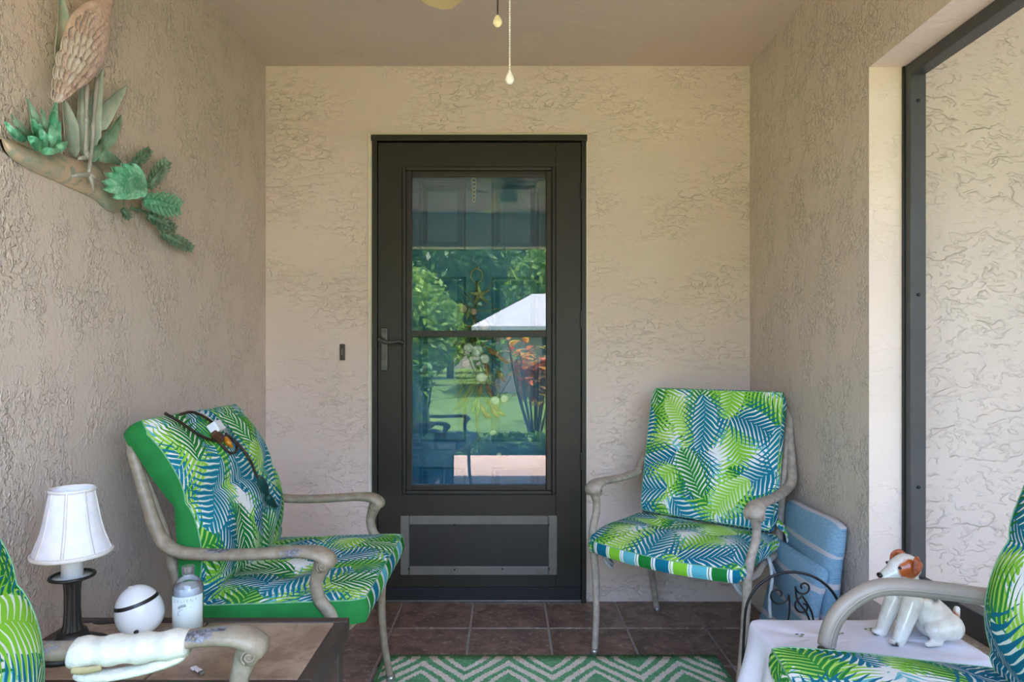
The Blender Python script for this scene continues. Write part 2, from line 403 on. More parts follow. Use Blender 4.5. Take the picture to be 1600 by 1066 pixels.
# back wall with the door opening
mb = MB()
DX0, DX1, DZ = -0.628, 0.362, 2.116
box(mb, (XL-0.15, 0, -0.05), (DX0, 0.16, ZC+0.1)); box(mb, (DX1, 0, -0.05), (XR+0.15, 0.16, ZC+0.1)); box(mb, (DX0, 0, DZ), (DX1, 0.16, ZC+0.1))
struct('wall_back', mb, M['wall_back'], 'cream stucco wall around the dark storm door')
mb = MB(); box(mb, (XL-0.15, YF, -0.05), (XL, 0, ZC+0.1)); struct('wall_left', mb, M['wall_side'], 'taupe stucco wall behind the metal bird sculpture')
OY, OZ0, OZ1, TH = -0.955, 0.375, 1.985, 0.16
mb = MB()
box(mb, (XR, OY, -0.05), (XR+TH, 0, ZC+0.1)); box(mb, (XR, YF, OZ1), (XR+TH, OY, ZC+0.1))
box(mb, (XR, YF, -0.05), (XR+TH, OY, OZ0)); box(mb, (XR, YF, OZ0), (XR+TH, YF+0.25, OZ1))
wr = struct('wall_right', mb, [M['wall_side'], M['wall_jamb']], 'taupe stucco wall with the screened side opening')
for p in wr.data.polygons:      # the reveal of the opening is painted like the back wall
    c = p.center
    if abs(p.normal.y) > 0.9 and c.x > XR + 0.01 and OZ0 - 0.6 < c.z < OZ1 and abs(c.y - OY) < 1e-3: p.material_index = 1
    if p.normal.z < -0.9 and abs(c.z - OZ1) < 1e-3: p.material_index = 1
mb = MB(); box(mb, (XL-0.45, YF-0.2, ZC), (XR+1.78, 0.0, ZC+0.12)); struct('ceiling', mb, M['ceiling'], 'painted stucco porch ceiling with an added eave shading the outside wall')  # wide eave past the right wall is unseen, added to shade the outer wall
mb = MB(); box(mb, (XL, YF, 2.12), (XR, YF+0.14, ZC)); struct('trim_1', mb, M['wall_side'], 'stucco header beam over the porch front')
mb = MB(); box(mb, (XR+TH, -0.72, -0.1), (6.0, -0.52, 3.0)); box(mb, (3.05, -5.2, -0.1), (3.25, -0.72, 3.0)); struct('wall_outside', mb, M['wall_out'], 'roughly trowelled cream stucco wall outside the side opening, with an unseen side wall added for shade')  # second box is an unseen side wall, added to darken the first
mb = MB(); box(mb, (XR+TH, YF-0.4, -0.12), (3.05, -0.72, -0.03)); struct('bounce_slab', mb, M['trim'], 'unseen pale slab added outside the side opening for warm bounce light')  # unseen slab, added to warm the light bounced in from the side
# floor: slab of grout with separate tiles
mb = MB(); box(mb, (XL, YF, -0.06), (XR, 0.10, -0.004)); fl = struct('floor', mb, M['grout'], 'brown tiled porch floor with grey grout joints')
T = 0.3195; g = 0.0045
xs = [XL] + [x for x in (-0.1525 + T*k for k in range(-4, 6)) if XL < x < XR] + [XR]
ys = [0.0] + [-0.293 - T*k for k in range(0, 10) if -0.293 - T*k > YF] + [YF]
cache = {}
for i in range(len(xs)-1):
    for j in range(len(ys)-1):
        w, h = xs[i+1]-xs[i]-2*g, ys[j]-ys[j+1]-2*g
        if w < 0.02 or h < 0.02: continue
        key = (round(w, 4), round(h, 4))
        if key not in cache:
            mb = MB(); box(mb, (-w/2, -h/2, -0.012), (w/2, h/2, 0.0), 0.003); o = mb.build('floor_tile', M['floor_tile'], fl, smooth=False); cache[key] = o.data
        else:
            o = bpy.data.objects.new('floor_tile', cache[key]); COL.objects.link(o); o.parent = fl
        o.location = ((xs[i]+xs[i+1])/2, (ys[j]+ys[j+1])/2, 0.0)
mb = MB(); box(mb, (DX0-0.0, -0.012, 0.0), (DX1, 0.14, 0.012), 0.003)
tag(mb.build('trim_2', M['alu'], smooth=False), 'thin pale metal threshold under the storm door', kind='structure')

# screen frame in the side opening
t = thing('screen_frame', 'dark metal screen frame lining the side opening', 'screen frame', (XR+0.105, OY, OZ0))
def fbox(name, lo, hi, mat, par, bev=0.003, world=None):
    mb = MB(); b = par.matrix_basis.inverted() if world else None
    box(mb, lo, hi, bev)
    if world:
        mb.v = [tuple(b @ Vector(p)) for p in mb.v]
    return mb.build(name, mat, par, smooth=False)
FX0, FX1 = XR+0.104, XR+0.152
fbox('post', (FX0, OY-0.034, OZ0), (FX1, OY, OZ1), M['bronze_grey'], t, world=1)
fbox('post', (FX0, YF+0.25, OZ0), (FX1, YF+0.285, OZ1), M['bronze_grey'], t, world=1)
fbox('top_rail', (FX0, YF+0.285, OZ1-0.036), (FX1, OY-0.034, OZ1), M['bronze_grey'], t, world=1)
fbox('bottom_rail', (FX0, YF+0.285, OZ0), (FX1, OY-0.034, OZ0+0.072), M['bronze_grey'], t, world=1)
fbox('caulk_bead', (FX0-0.006, OY-0.010, OZ0), (FX0, OY, OZ1), M['black'], t, world=1)
scr = MB(); lathe(scr, [(0.0, 0), (0.0055, 0), (0.0055, 0.002), (0.003, 0.004), (0, 0.004)], 10, M=Matrix.Rotation(PI/2, 3, 'X'))
s0 = scr.build('screw', M['rubber'], t)
s0.location = Vector((XR+0.128, OY-0.0345, 1.87)) - t.location
for z in (1.29, 0.715):
    s = s0.copy(); COL.objects.link(s); s.location = Vector((XR+0.128, OY-0.0345, z)) - t.location

# ------------------------------------------------------------------ storm door, inner door, trim
def dx(px): return (px - 793) / 345.0
def dz(py): return 1.1 + (560 - py) / 345.0
mb = MB()
box(mb, (DX0, -0.010, 0), (dx(583), 0.12, DZ)); box(mb, (dx(915), -0.010, 0), (DX1, 0.12, DZ)); box(mb, (dx(583), -0.010, dz(215)), (dx(915), 0.12, DZ))
struct('trim_3', mb, M['trim'], 'cream painted casing around the storm door')

d1 = thing('door_1', 'dark bronze storm door with two glass panes and lever handle', 'door', (dx(749), -0.02, 0)); d1['kind'] = 'structure'; del d1['category']
YD = -0.02
def part(name, boxes, mat, par, bev=0.002, smooth=False):
    mb = MB(); o = par.location
    for lo, hi in boxes: box(mb, [lo[i]-o[i] for i in range(3)], [hi[i]-o[i] for i in range(3)], bev)
    return mb.build(name, mat, par, smooth=smooth)
fx0, fx1 = dx(583), dx(915); lx0, lx1 = dx(592), dx(907)
part('jamb', [((fx0, -0.030, 0), (lx0-0.002, 0.03, dz(215)))], M['bronze'], d1)
part('jamb', [((lx1+0.002, -0.030, 0), (fx1, 0.03, dz(215)))], M['bronze'], d1)
part('head_jamb', [((fx0-0.004, -0.034, dz(223)), (fx1+0.004, 0.03, dz(214)))], M['bronze'], d1)
gx0, gx1, gz0, gz1 = dx(643), dx(853), dz(760), dz(277)
mx0, mx1, mz0, mz1 = dx(629), dx(868), dz(772), dz(262)
lz0, lz1 = 0.012, dz(225)
leaf = part('leaf', [((lx0, YD, lz0), (mx0, 0.012, lz1)), ((mx1, YD, lz0), (lx1, 0.012, lz1)),
                     ((mx0, YD, mz1), (mx1, 0.012, lz1)), ((mx0, YD, lz0), (mx1, 0.012, mz0))], M['bronze'], d1, 0.0015)
def ring(name, x0, x1, z0, z1, w, y0, y1, mat, par, bev=0.002):
    return part(name, [((x0, y0, z0), (x0+w, y1, z1)), ((x1-w, y0, z0), (x1, y1, z1)), ((x0+w, y0, z1-w), (x1-w, y1, z1)), ((x0+w, y0, z0), (x1-w, y1, z0+w))], mat, par, bev)
ring('glazing_moulding', mx0+0.001, mx1-0.001, mz0+0.001, mz1-0.001, 0.018, YD-0.009, 0.008, M['bronze'], d1, 0.005)
ring('glazing_bead', mx0+0.018, mx1-0.018, mz0+0.018, mz1-0.018, 0.026, YD-0.001, 0.006, M['bronze'], d1, 0.004)
part('meeting_rail', [((gx0-0.002, YD-0.004, dz(527)), (gx1+0.002, 0.004, dz(517)))], M['bronze'], d1, 0.002)
part('glass_pane', [((gx0-0.004, -0.008, dz(518)), (gx1+0.004, -0.004, gz1+0.004))], M['glass'], d1, 0)
part('glass_pane', [((gx0-0.004, -0.002, gz0-0.004), (gx1+0.004, 0.002, dz(526)))], M['glass'], d1, 0)
kf = ring('kick_panel_frame', dx(627), dx(870), dz(896), dz(804), 0.040, YD-0.010, YD+0.004, M['kick_grey'], d1, 0.004)
part('kick_panel', [((dx(640), YD-0.004, dz(884)), (dx(856), YD+0.002, dz(818)))], M['kick_dark'], d1, 0.001)
part('bottom_sweep', [((lx0+0.002, YD-0.008, 0.013), (lx1-0.002, YD+0.002, dz(915)))], M['rubber'], d1, 0.002)
sm = None
for (px, py) in ((711, 818), (711, 887), (785, 886), (857, 886), (640, 886), (857, 818)):
    if sm is None:
        mb = MB(); lathe(mb, [(0, 0), (0.005, 0), (0.004, 0.002), (0, 0.003)], 8, M=Matrix.Rotation(PI/2, 3, 'X')); sc_ = mb.build('screw', M['black'], d1); sm = sc_
    else:
        sc_ = sm.copy(); COL.objects.link(sc_)
    sc_.location = Vector((dx(px), YD-0.010, dz(py))) - d1.location
hp = part('handle_plate', [((dx(596.5), YD-0.012, dz(580)), (dx(607.5), YD+0.001, dz(512)))], M['handle'], d1, 0.005)
mb = MB(); o = d1.location
hpts = [(596, 530, .010), (601, 533, .010), (608, 536, .009), (618, 535.5, .0075), (627, 534, .0075), (634, 536.5, .008)]
tube(mb, [(dx(a)-o.x, -0.058-o.y + (0.012 if i == 0 else 0), dz(b)-o.z, r) for i, (a, b, r) in enumerate(hpts)], 24, 10)
tube(mb, [(dx(601)-o.x, -0.058-o.y, dz(533)-o.z, 0.008), (dx(601)-o.x, -0.028-o.y, dz(533)-o.z, 0.010)], 4, 10)
mb.build('handle_lever', M['handle'], d1)
for zc in (500, 300, 720):
    part('hinge', [((lx1-0.004, YD-0.008, dz(zc+14)), (lx1+0.006, YD, dz(zc-14)))], M['black'], d1, 0.002)

# inner six panel door
ID = 0.075
d2 = thing('door_2', 'blue six-panel entry door behind the storm door glass', 'door', (dx(749), ID, 0)); d2['kind'] = 'structure'; del d2['category']
def ix(px): return (px - 793) / 335.0
def iz(py): return 1.1 + (560 - py) / 335.0
pan = [(655, 728, 283, 392), (768, 842, 283, 392), (655, 728, 433, 690), (768, 842, 433, 690), (655, 728, 730, 900), (768, 842, 730, 900)]
X0, X1 = DX0+0.02, DX1-0.02
mb = MB(); o = d2.location
def bxl(lo, hi, b=0): box(mb, [lo[i]-o[i] for i in range(3)], [hi[i]-o[i] for i in range(3)], b)
xb = [X0, ix(655), ix(728), ix(768), ix(842), X1]
for a in (0, 2, 4): bxl((xb[a], ID, 0.014), (xb[a+1], ID+0.035, DZ-0.02))
zb = [DZ-0.02, iz(283), iz(392), iz(433), iz(690), iz(730), iz(900), 0.014]
for a in (1, 3):
    for b in (0, 2, 4, 6): bxl((xb[a], ID, zb[b+1]), (xb[a+1], ID+0.035, zb[b]))
mb.build('rails_and_stiles', M['door_blue'], d2, smooth=False)
for (a, b, c, d) in pan:
    mb = MB(); x0, x1, z1, z0 = ix(a)-o.x, ix(b)-o.x, iz(c), iz(d); e = 0.04; yb = 0.022; yf = 0.004
    vs = [(x0, 0, z0), (x1, 0, z0), (x1, 0, z1), (x0, 0, z1)]
    q = 0.010; vs += [(x0+q, yb, z0+q), (x1-q, yb, z0+q), (x1-q, yb, z1-q), (x0+q, yb, z1-q)]
    q = 0.016; vs += [(x0+q, yb, z0+q), (x1-q, yb, z0+q), (x1-q, yb, z1-q), (x0+q, yb, z1-q)]
    q = e; vs += [(x0+q, yf, z0+q), (x1-q, yf, z0+q), (x1-q, yf, z1-q), (x0+q, yf, z1-q)]
    fs = []
    for L_ in range(3):
        for k in range(4): fs.append((L_*4+k, L_*4+(k+1) % 4, L_*4+4+(k+1) % 4, L_*4+4+k))
    fs.append((12, 13, 14, 15)); mb.add(vs, fs); mb.build('door_panel', M['door_blue'], d2, smooth=False)
mb = MB(); box(mb, (DX0, ID+0.036, 0), (DX1, 0.16, DZ)); struct('door_backing', mb, M['trim'], 'door frame stop behind the blue entry door')

# ------------------------------------------------------------------ patio armchairs
def make_chair(label, loc, rz, paint, style='scroll', seat_z=0.42, hw=0.315, rear=0.0):
    t = thing('patio_armchair', label, 'chair', loc, rz, 'taupe metal patio armchairs')
    for s in (1, -1):
        mb = MB()
        if style == 'scroll':
            tube(mb, [(-.335, s*.275, .87, .012, .014), (-.302, s*.285, .78, .015, .015), (-.265, s*.300, .69, .017, .016), (-.235, s*.308, .642, .019, .016),
                      (-.19, s*hw, .620, .021, .015), (-.10, s*hw, .613, .022, .014), (0, s*hw, .615, .024, .014), (.10, s*hw, .621, .028, .014),
                      (.15, s*hw, .617, .033, .017), (.176, s*hw, .600, .033, .020), (.182, s*hw, .585, .026, .012)], 60, 12, up=(0, s, 0.001) if False else (0, 0, 1))
        else:
            tube(mb, [(.135, s*hw, .44, .017, .017), (.14, s*hw, .50, .018, .018), (.120, s*hw, .56, .018, .018), (.075, s*hw, .605, .018, .018), (.02, s*hw, .625, .018, .018),
                      (-.08, s*hw, .622, .018, .018), (-.18, s*hw, .613, .018, .018), (-.27, s*hw*.97, .617, .017, .017), (-.32, s*hw*.9, .66, .014, .014)], 60, 14)
        arm = mb.build('armrest', paint, t)
        if style != 'scroll':
            for q_, zz_ in ((1, .0), (-1, .0)):
                mbb = MB()
                tube(mbb, [(x_, s*w_ + q_*.0172, z_ + dz__, .0028) for x_, w_, z_, dz__ in ((.135, hw, .44, 0), (.14, hw, .50, 0), (.120, hw, .56, 0), (.075, hw, .605, 0), (.02, hw, .625, 0), (-.08, hw, .622, 0), (-.18, hw, .613, 0), (-.27, hw*.97, .617, 0))], 50, 6)
                mbb.build('arm_bead', paint, arm)
        if style == 'scroll':
            mb = MB()      # rolled scroll under the arm end
            tube(mb, [(.168, s*(hw-.028), .592, .002), (.168, s*(hw-.026), .592, .0165), (.168, s*(hw+.026), .592, .0165), (.168, s*(hw+.028), .592, .002)], 4, 16, smooth=False)
            for q in (1, -1):
                sp = [(.168+(.003+.010*a/14)*math.cos(a*0.75), s*hw+q*.029, .592+(.003+.010*a/14)*math.sin(a*0.75), .0022) for a in range(15)]
                tube(mb, sp, 40, 6, up=(0, 1, 0))
            mb.build('scroll', paint, arm)
        # front leg / arm post
        mb = MB()
        if style == 'scroll':
            tube(mb, [(.166, s*hw, .60, .024, .024), (.155, s*hw, .572, .017, .019), (.146, s*hw, .54, .014, .016), (.155, s*(hw-.002), .50, .014, .016), (.182, s*(hw-.006), .46, .014, .016),
                      (.195, s*(hw-.012), .40, .015, .015), (.188, s*(hw-.02), .29, .014, .014), (.196, s*(hw-.028), .15, .0125, .0125), (.216, s*(hw-.034), .035, .012, .012), (.222, s*(hw-.035), .012, .013, .013)], 54, 12, up=(1, 0, 0))
        else:
            tube(mb, [(.135, s*hw, .46, .017), (.145, s*(hw-.003), .38, .016), (.16, s*(hw-.012), .2, .015), (.20, s*(hw-.02), .012, .014)], 30, 12, up=(1, 0, 0))
        lg = mb.build('front_leg', paint, t)
        fx = .222 if style == 'scroll' else .20
        fy = s*(hw-.035) if style == 'scroll' else s*(hw-.02)
        mb = MB(); lathe(mb, [(0, 0), (.013, 0), (.016, .005), (.0165, .014), (.014, .022), (0, .022)], 14, c=(fx, fy, 0.0)); mb.build('foot_glide', M['alu'], lg)
        # rear leg + back post
        mb = MB()
        tube(mb, [(-.30, s*.265, .012, .013), (-.262, s*.265, .14, .013), (-.215, s*.268, .30, .014), (-.205, s*.27, .42, .015), (-.232, s*.272, .58, .015), (-.285, s*.272, .74, .014), (-.335, s*.268, .865, .013), (-.352, s*.25, .905, .012)], 48, 10, up=(1, 0, 0))
        rl = mb.build('rear_leg', paint, t)
        mb = MB(); lathe(mb, [(0, 0), (.013, 0), (.016, .005), (.0165, .014), (.013, .022), (0, .022)], 14, c=(-.302, s*.265, 0.0)); mb.build('foot_glide', M['alu'], rl)
    mb = MB(); tube(mb, [(-.350, -.25, .90, .012), (-.362, -.15, .918, .012), (-.366, 0, .925, .012), (-.362, .15, .918, .012), (-.350, .25, .90, .012)], 30, 10); mb.build('top_rail', paint, t)
    mb = MB(); tube(mb, [(-.218, -.27, .48, .010), (-.222, 0, .48, .010), (-.218, .27, .48, .010)], 12, 8); mb.build('lower_rail', paint, t)
    for y in (-.16, -.08, 0, .08, .16):
        mb = MB(); tube(mb, [(-.221, y, .48, .006), (-.250, y, .62, .006), (-.302, y, .77, .006), (-.362, y, .918, .006)], 16, 8, up=(0, 1, 0)); mb.build('back_spindle', paint, t)
    mb = MB(); z = seat_z - .012; w = hw - .02
    tube(mb, [(-.20, -w+.03, z, .012), (0, -w+.005, z, .012), (.19, -w+.01, z, .012), (.22, 0, z, .012), (.19, w-.01, z, .012), (0, w-.005, z, .012), (-.20, w-.03, z, .012), (-.215, 0, z, .012)], 64, 8, closed=True)
    mb.build('seat_frame', paint, t)
    mb = MB(); box(mb, (-.20, -w+.02, z-.004), (.195, w-.02, z+.004), .003); mb.build('seat_sling', M['sling'], t)
    return t

def pad(name, path, width, e, puff, parent, mat, bmat, sections, tufts=(), bow=0.0, droop=0.0, ns=56, nt=40, bandpart='side_band', front_band=None, wtop=1.0, seed=0, uvs=1.0, edge_in=0.35):
    """boxed cushion pad that follows the path (x, z) in the chair's own frame; width runs along y"""
    P = crom([(a, 0, b) for a, b in path], ns)[:, [0, 2]]
    seg = np.linalg.norm(np.diff(P, axis=0), axis=1); arc = np.concatenate([[0], np.cumsum(seg)]); L = arc[-1]
    tan = np.gradient(P, axis=0); tan /= np.linalg.norm(tan, axis=1)[:, None]
    nrm = np.stack([-tan[:, 1], tan[:, 0]], 1)                 # left of the path
    if nrm[ns//2][1] < 0 and abs(nrm[ns//2][1]) > 0.7: nrm = -nrm
    if abs(nrm[ns//2][1]) <= 0.7 and nrm[ns//2][0] < 0: nrm = -nrm
    rs = np.random.default_rng(seed + 11)
    def prof(s):
        for a, b in sections:
            if a <= s <= b: return max(0.0, math.sin(PI*min(1, max(0, (s-a)/(b-a)))))**0.45
        return 0.0
    ts = np.linspace(-1, 1, nt)
    ph = rs.random(4)*6
    fr, bk, uv = [], [], []
    for i in range(ns):
        s = arc[i]/L; A = prof(s)
        wmul = 1.0 + (wtop-1.0)*s
        corner = 1 - 0.05*(max(0, (s-0.9)/0.1)**2 + max(0, (0.08-s)/0.08)**2)
        ee = e*(edge_in + (1-edge_in)*A) if len(sections) > 1 and 0.08 < s < 0.92 else e
        for t_ in ts:
            y = t_*width/2*wmul*corner
            B = (1 - abs(t_)**5)
            h = puff*A*B
            wv = 0.10*puff*math.sin(9*t_+ph[0]+4*s)*math.sin(7*s*2+ph[1]) + 0.10*puff*math.sin(4*t_+ph[2]+11*s)
            h += wv*B*A
            for (su, tu, dep) in tufts:
                h -= dep*math.exp(-(((s-su)*L/0.045)**2 + ((t_-tu)*width/2/0.05)**2))
            bx_ = bow*(1-t_*t_)*max(0, (s-0.35)/0.65)**2
            dr = -droop*(max(0, (s-0.55)/0.45)**2)
            cx, cz = P[i][0]+bx_, P[i][1]+dr
            fr.append((cx+nrm[i][0]*(ee+h), y, cz+nrm[i][1]*(ee+h))); bk.append((cx-nrm[i][0]*(ee+0.25*h), y, cz-nrm[i][1]*(ee+0.25*h)))
            uv.append((y*uvs, arc[i]*uvs))
    mb = MB(); idx = lambda i, j: i*nt+j
    fs = [(idx(i, j), idx(i+1, j), idx(i+1, j+1), idx(i, j+1)) for i in range(ns-1) for j in range(nt-1)]
    p0 = Vector(fr[fs[0][0]]); p1 = Vector(fr[fs[0][1]]); p2 = Vector(fr[fs[0][3]])
    nn = (p1-p0).cross(p2-p0); flip = nn.x*nrm[0][0] + nn.z*nrm[0][1] < 0
    if flip: fs = [f[::-1] for f in fs]
    mb.add(fr, fs, uv); mb.add(bk, [f[::-1] for f in fs], [(u+3, v) for u, v in uv])
    o = mb.build(name, mat, parent)
    # boxed edge running round the pad
    ringi = [idx(i, 0) for i in range(ns)] + [idx(ns-1, j) for j in range(1, nt)] + [idx(i, nt-1) for i in range(ns-2, -1, -1)] + [idx(0, j) for j in range(nt-2, 0, -1)]
    side = ['s']*ns + ['f']*(nt-1) + ['s']*(ns-1) + ['b']*(nt-2)
    C = np.mean(np.array(fr), axis=0); d = 0
    vs, uvb = [], []
    m = len(ringi)
    for k in range(m+1):
        a = np.array(fr[ringi[k % m]]); b = np.array(bk[ringi[k % m]])
        if k: d += np.linalg.norm(a - np.array(fr[ringi[(k-1) % m]]))
        i = ringi[k % m]//nt; j = ringi[k % m] % nt
        out = np.zeros(3)
        if j == 0: out[1] -= 1
        if j == nt-1: out[1] += 1
        if i == 0: out[[0, 2]] -= tan[0]
        if i == ns-1: out[[0, 2]] += tan[-1]
        out /= (np.linalg.norm(out)+1e-9)
        for q in range(5):
            f_ = q/4; p = a*(1-f_)+b*f_ + out*0.008*math.sin(PI*f_)
            vs.append(p); uvb.append((d, f_*2*e))
    fb = [(k*5+q, k*5+q+1, (k+1)*5+q+1, (k+1)*5+q) for k in range(m) for q in range(4)]
    mb = MB()
    mats = [bmat] + ([front_band] if front_band else [])
    for k in range(m):
        pass
    mb.v = [tuple(map(float, p)) for p in vs]; mb.f = fb; mb.uv = {i: u for i, u in enumerate(uvb)}
    mb.mi = [1 if (front_band and side[k % m] == 'f') else 0 for k in range(m) for q in range(4)]
    mb.build(bandpart, mats if front_band else bmat, o)
    # piping along the seam
    mb = MB(); n_ = len(ringi)
    tube(mb, [(*fr[r_], 0.0017) for r_ in ringi], n_, 5, closed=True, smooth=False, up=(0.2, 0.3, 1)); mb.build('piping', M['palm_pipe'], o)
    return o
M['palm_pipe'] = plain('green_piping', rgb(120, 172, 132), 0.85, 0.15, 70)

def tie_print():
    n = NT('palm_print_tie'); c = n.co(); a = n.noise(c, 38.0, 2)
    col = n.mix(n.step(a, .42, .44), TEAL2, WHITE_F); col = n.mix(n.step(a, .52, .54), col, LIME); col = n.mix(n.step(a, .60, .62), col, AQUA)
    return n.bsdf(col, .85, .15)
M['tie_print'] = tie_print()
def tie(parent, pts, mat, r=0.004, flat=False):
    mb = MB(); tube(mb, [(*p, r*(2.2 if flat else 1), r*(0.5 if flat else 1)) for p in pts], len(pts)*8, 8, up=(0, 1, 0.1)); return mb.build('tie', mat, parent)

D2Y = lambda D: CAMY + D
# -- chair by the left wall, facing right
LA = (-0.62, D2Y(1.90), 0)
make_chair('taupe armchair by the left wall beside the storm door, dark cord on its back cushion', LA, 0.0, M['paint_a'])
ca = thing('chair_cushion', 'palm print cushion with plain green edge on the chair beside the door, facing right', 'cushion', LA, 0.0, 'palm leaf print chair cushions')
pad('back_pad', [(-.185, .485), (-.178, .60), (-.200, .725), (-.262, .835), (-.330, .925)], .585, .030, .024, ca, M['palm_a'], M['green_cloth'], [(0, .52), (.52, 1)], [(.27, -.33, .012), (.27, .33, .012), (.77, -.33, .010), (.77, .33, .010)], seed=1)
pad('seat_pad', [(-.180, .452), (-.05, .456), (.12, .462), (.262, .466)], .605, .030, .018, ca, M['palm_a'], M['green_cloth'], [(0, 1)], [(.45, -.35, .022), (.45, .35, .022)], front_band=M['band_a'], seed=2)
# -- chair in the right back corner
LC = (0.668, D2Y(2.385), 0); RC = math.atan2(-.78, -.625)
make_chair('weathered armchair in the back right corner against the stucco walls', LC, RC, M['paint_c'], seat_z=0.40, hw=0.30)
cc = thing('chair_cushion', 'palm print cushion with striped front edge on the chair in the back corner', 'cushion', LC, RC, 'palm leaf print chair cushions')
pad('back_pad', [(-.165, .465), (-.195, .60), (-.245, .80), (-.29, .965)], .530, .018, .014, cc, M['palm_c'], M['palm_c'], [(0, 1)], [(.3, -.33, .008), (.3, .33, .008), (.66, -.33, .008), (.66, .33, .008)], seed=3, wtop=1.02)
pad('seat_pad', [(-.175, .428), (-.05, .428), (.12, .432), (.245, .420)], .565, .022, .020, cc, M['palm_c'], M['palm_c'], [(0, 1)], [(.40, -.33, .022), (.40, .33, .022), (.1, 0, .01)], bow=0.045, droop=0.012, front_band=M['band_c'], seed=4)
tie(cc, [(-.02, .285, .41), (.0, .298, .40), (.0, .305, .34), (.01, .300, .27), (.015, .305, .215)], M['tie_cloth'], .006)
tie(cc, [(-.02, .285, .41), (-.04, .292, .38), (-.05, .298, .355), (-.065, .300, .34)], M['tie_cloth'], .005)
tie(cc, [(-.17, .275, .50), (-.20, .302, .45), (-.205, .306, .33), (-.20, .302, .20), (-.21, .30, .07)], M['tie_print'], .008, True)
tie(cc, [(-.10, -.20, .405), (-.10, -.205, .37), (-.09, -.20, .33)], M['green_cloth'], .006)
for (x, y) in ((.19, -.235), (.16, .235)):     # knotted white cord hanging at each front leg
    tie(cc, [(x, y, .405), (x+.01, y+.012, .36), (x-.012, y+.02, .335), (x-.02, y+.005, .345), (x-.005, y-.01, .365), (x+.012, y+.006, .35), (x, y+.022, .325), (x-.018, y+.012, .325)], M['tie_cloth'], .006)
# -- near left chair, arm wrapped in a towel
LB = (-0.555, D2Y(0.775), 0); RB = math.radians(10)
make_chair('taupe armchair in the left foreground with a towel round its chipped arm', LB, RB, M['paint_b'])
cb = thing('chair_cushion', 'palm print cushion cut off by the left photo edge, beside the lamp', 'cushion', LB, RB, 'palm leaf print chair cushions')
pad('back_pad', [(-.185, .485), (-.178, .60), (-.200, .725), (-.262, .835), (-.330, .925)], .585, .030, .026, cb, M['palm_b'], M['palm_b'], [(0, .52), (.52, 1)], [(.27, -.33, .012), (.27, .33, .012)], seed=5)
pad('seat_pad', [(-.180, .452), (-.05, .456), (.12, .462), (.262, .466)], .585, .030, .018, cb, M['palm_b'], M['palm_b'], [(0, 1)], [(.45, -.35, .02), (.45, .35, .02)], seed=6)
# -- near right chair
LD = (0.765, D2Y(1.005), 0); RD = math.radians(172)
make_chair('greige tubular armchair in the right foreground with a rounded arm', LD, RD, M['paint_d'], style='round', hw=0.325)
cd = thing('chair_cushion', 'palm print cushion on the chair in the right foreground, facing left', 'cushion', LD, RD, 'palm leaf print chair cushions')
pad('back_pad', [(-.185, .485), (-.172, .60), (-.200, .735), (-.240, .835), (-.285, .955)], .570, .030, .030, cd, M['palm_d'], M['palm_d'], [(0, .52), (.52, 1)], [], seed=7)
pad('seat_pad', [(-.180, .452), (-.05, .458), (.12, .468), (.262, .470)], .590, .030, .020, cd, M['palm_d'], M['palm_d'], [(0, 1)], [(.45, 0, .01)], seed=8)

# towel sleeve on the near left arm
tw = thing('hand_towel', 'white terry towel wrapped round the near chair arm above the tiled table', 'towel', LB, RB)
mb = MB()
tp = []
for k in range(15):
    x = -.112 + .177*k/14; z = .620 if x < -.17 else .616 + max(0, x)*.05
    w = .0045*math.sin(k*1.7)
    tp.append((x, .315, z-.006, .034+w*.5, .022+w*.4))
tube(mb, tp, 60, 20); mb.build('wrap', M['towel'], tw)
mb = MB()
tube(mb, [(-.105, .306, .580, .012, .009), (-.09, .304, .575, .016, .009), (-.05, .302, .574, .018, .008), (0, .302, .580, .018, .008), (.045, .304, .590, .015, .008), (.060, .306, .597, .010, .007)], 40, 12); mb.build('hem_roll', M['towel'], tw)
mb = MB()
for k in range(2):
    pass
tube(mb, [(-.104, .285, .594, .003, .006), (-.085, .282, .593, .003, .006), (-.06, .286, .594, .003, .005)], 14, 8); mb.build('tape_strip', M['tape'], tw)

# cord lying on the left chair's back cushion
cord = thing('power_cord', 'dark cord with white plug adapter lying on the left back cushion', 'cord', (0, 0, 0))
def onA(px, py, lift=0.0):
    """point on the front of the left chair's back cushion under a pixel (plane through its upper half)"""
    o_ = Vector((0, CAMY, CAMZ)); d_ = (at(px, py, 1.0) - o_)
    p0 = Vector((LA[0]-.218, LA[1], .863)); n_ = Vector((.838, 0, .545))
    if py > 735: p0 = Vector((LA[0]-.124, LA[1], .6)); n_ = Vector((1, 0, 0))
    k = (p0 + n_*lift - o_).dot(n_)/d_.dot(n_)
    return o_ + d_*k
mb = MB()
for path in ([(258, 646), (268, 652), (285, 662), (305, 676), (325, 686), (343, 690)],
             [(282, 648), (296, 644), (310, 647), (325, 655), (336, 664)],
             [(352, 678), (368, 690), (382, 706), (392, 722), (400, 742), (406, 752)],
             [(342, 690), (350, 700), (360, 708), (369, 706), (370, 696), (362, 686), (352, 680)]):
    tube(mb, [(*onA(a, b, .004), .0042) for a, b in path], len(path)*8, 8)
mb.build('cable', M['cord'], cord)
def orient(p, q, w):
    """matrix whose x axis runs p->q, z axis along w"""
    x = (q-p).normalized(); z = (w - x*w.dot(x)).normalized(); y = z.cross(x)
    return Matrix((x, y, z)).transposed()
NA = Vector((.838, 0, .545))
p, q = onA(326, 672, .016), onA(349, 664, .016)
R3 = orient(p, q, NA); mb = MB(); box(mb, (-.022, -.016, -.014), (.022, .016, .014), .003); mb.v = [tuple(R3 @ Vector(v) + (p+q)/2) for v in mb.v]; mb.build('adapter', M['plug_white'], cord, smooth=False)
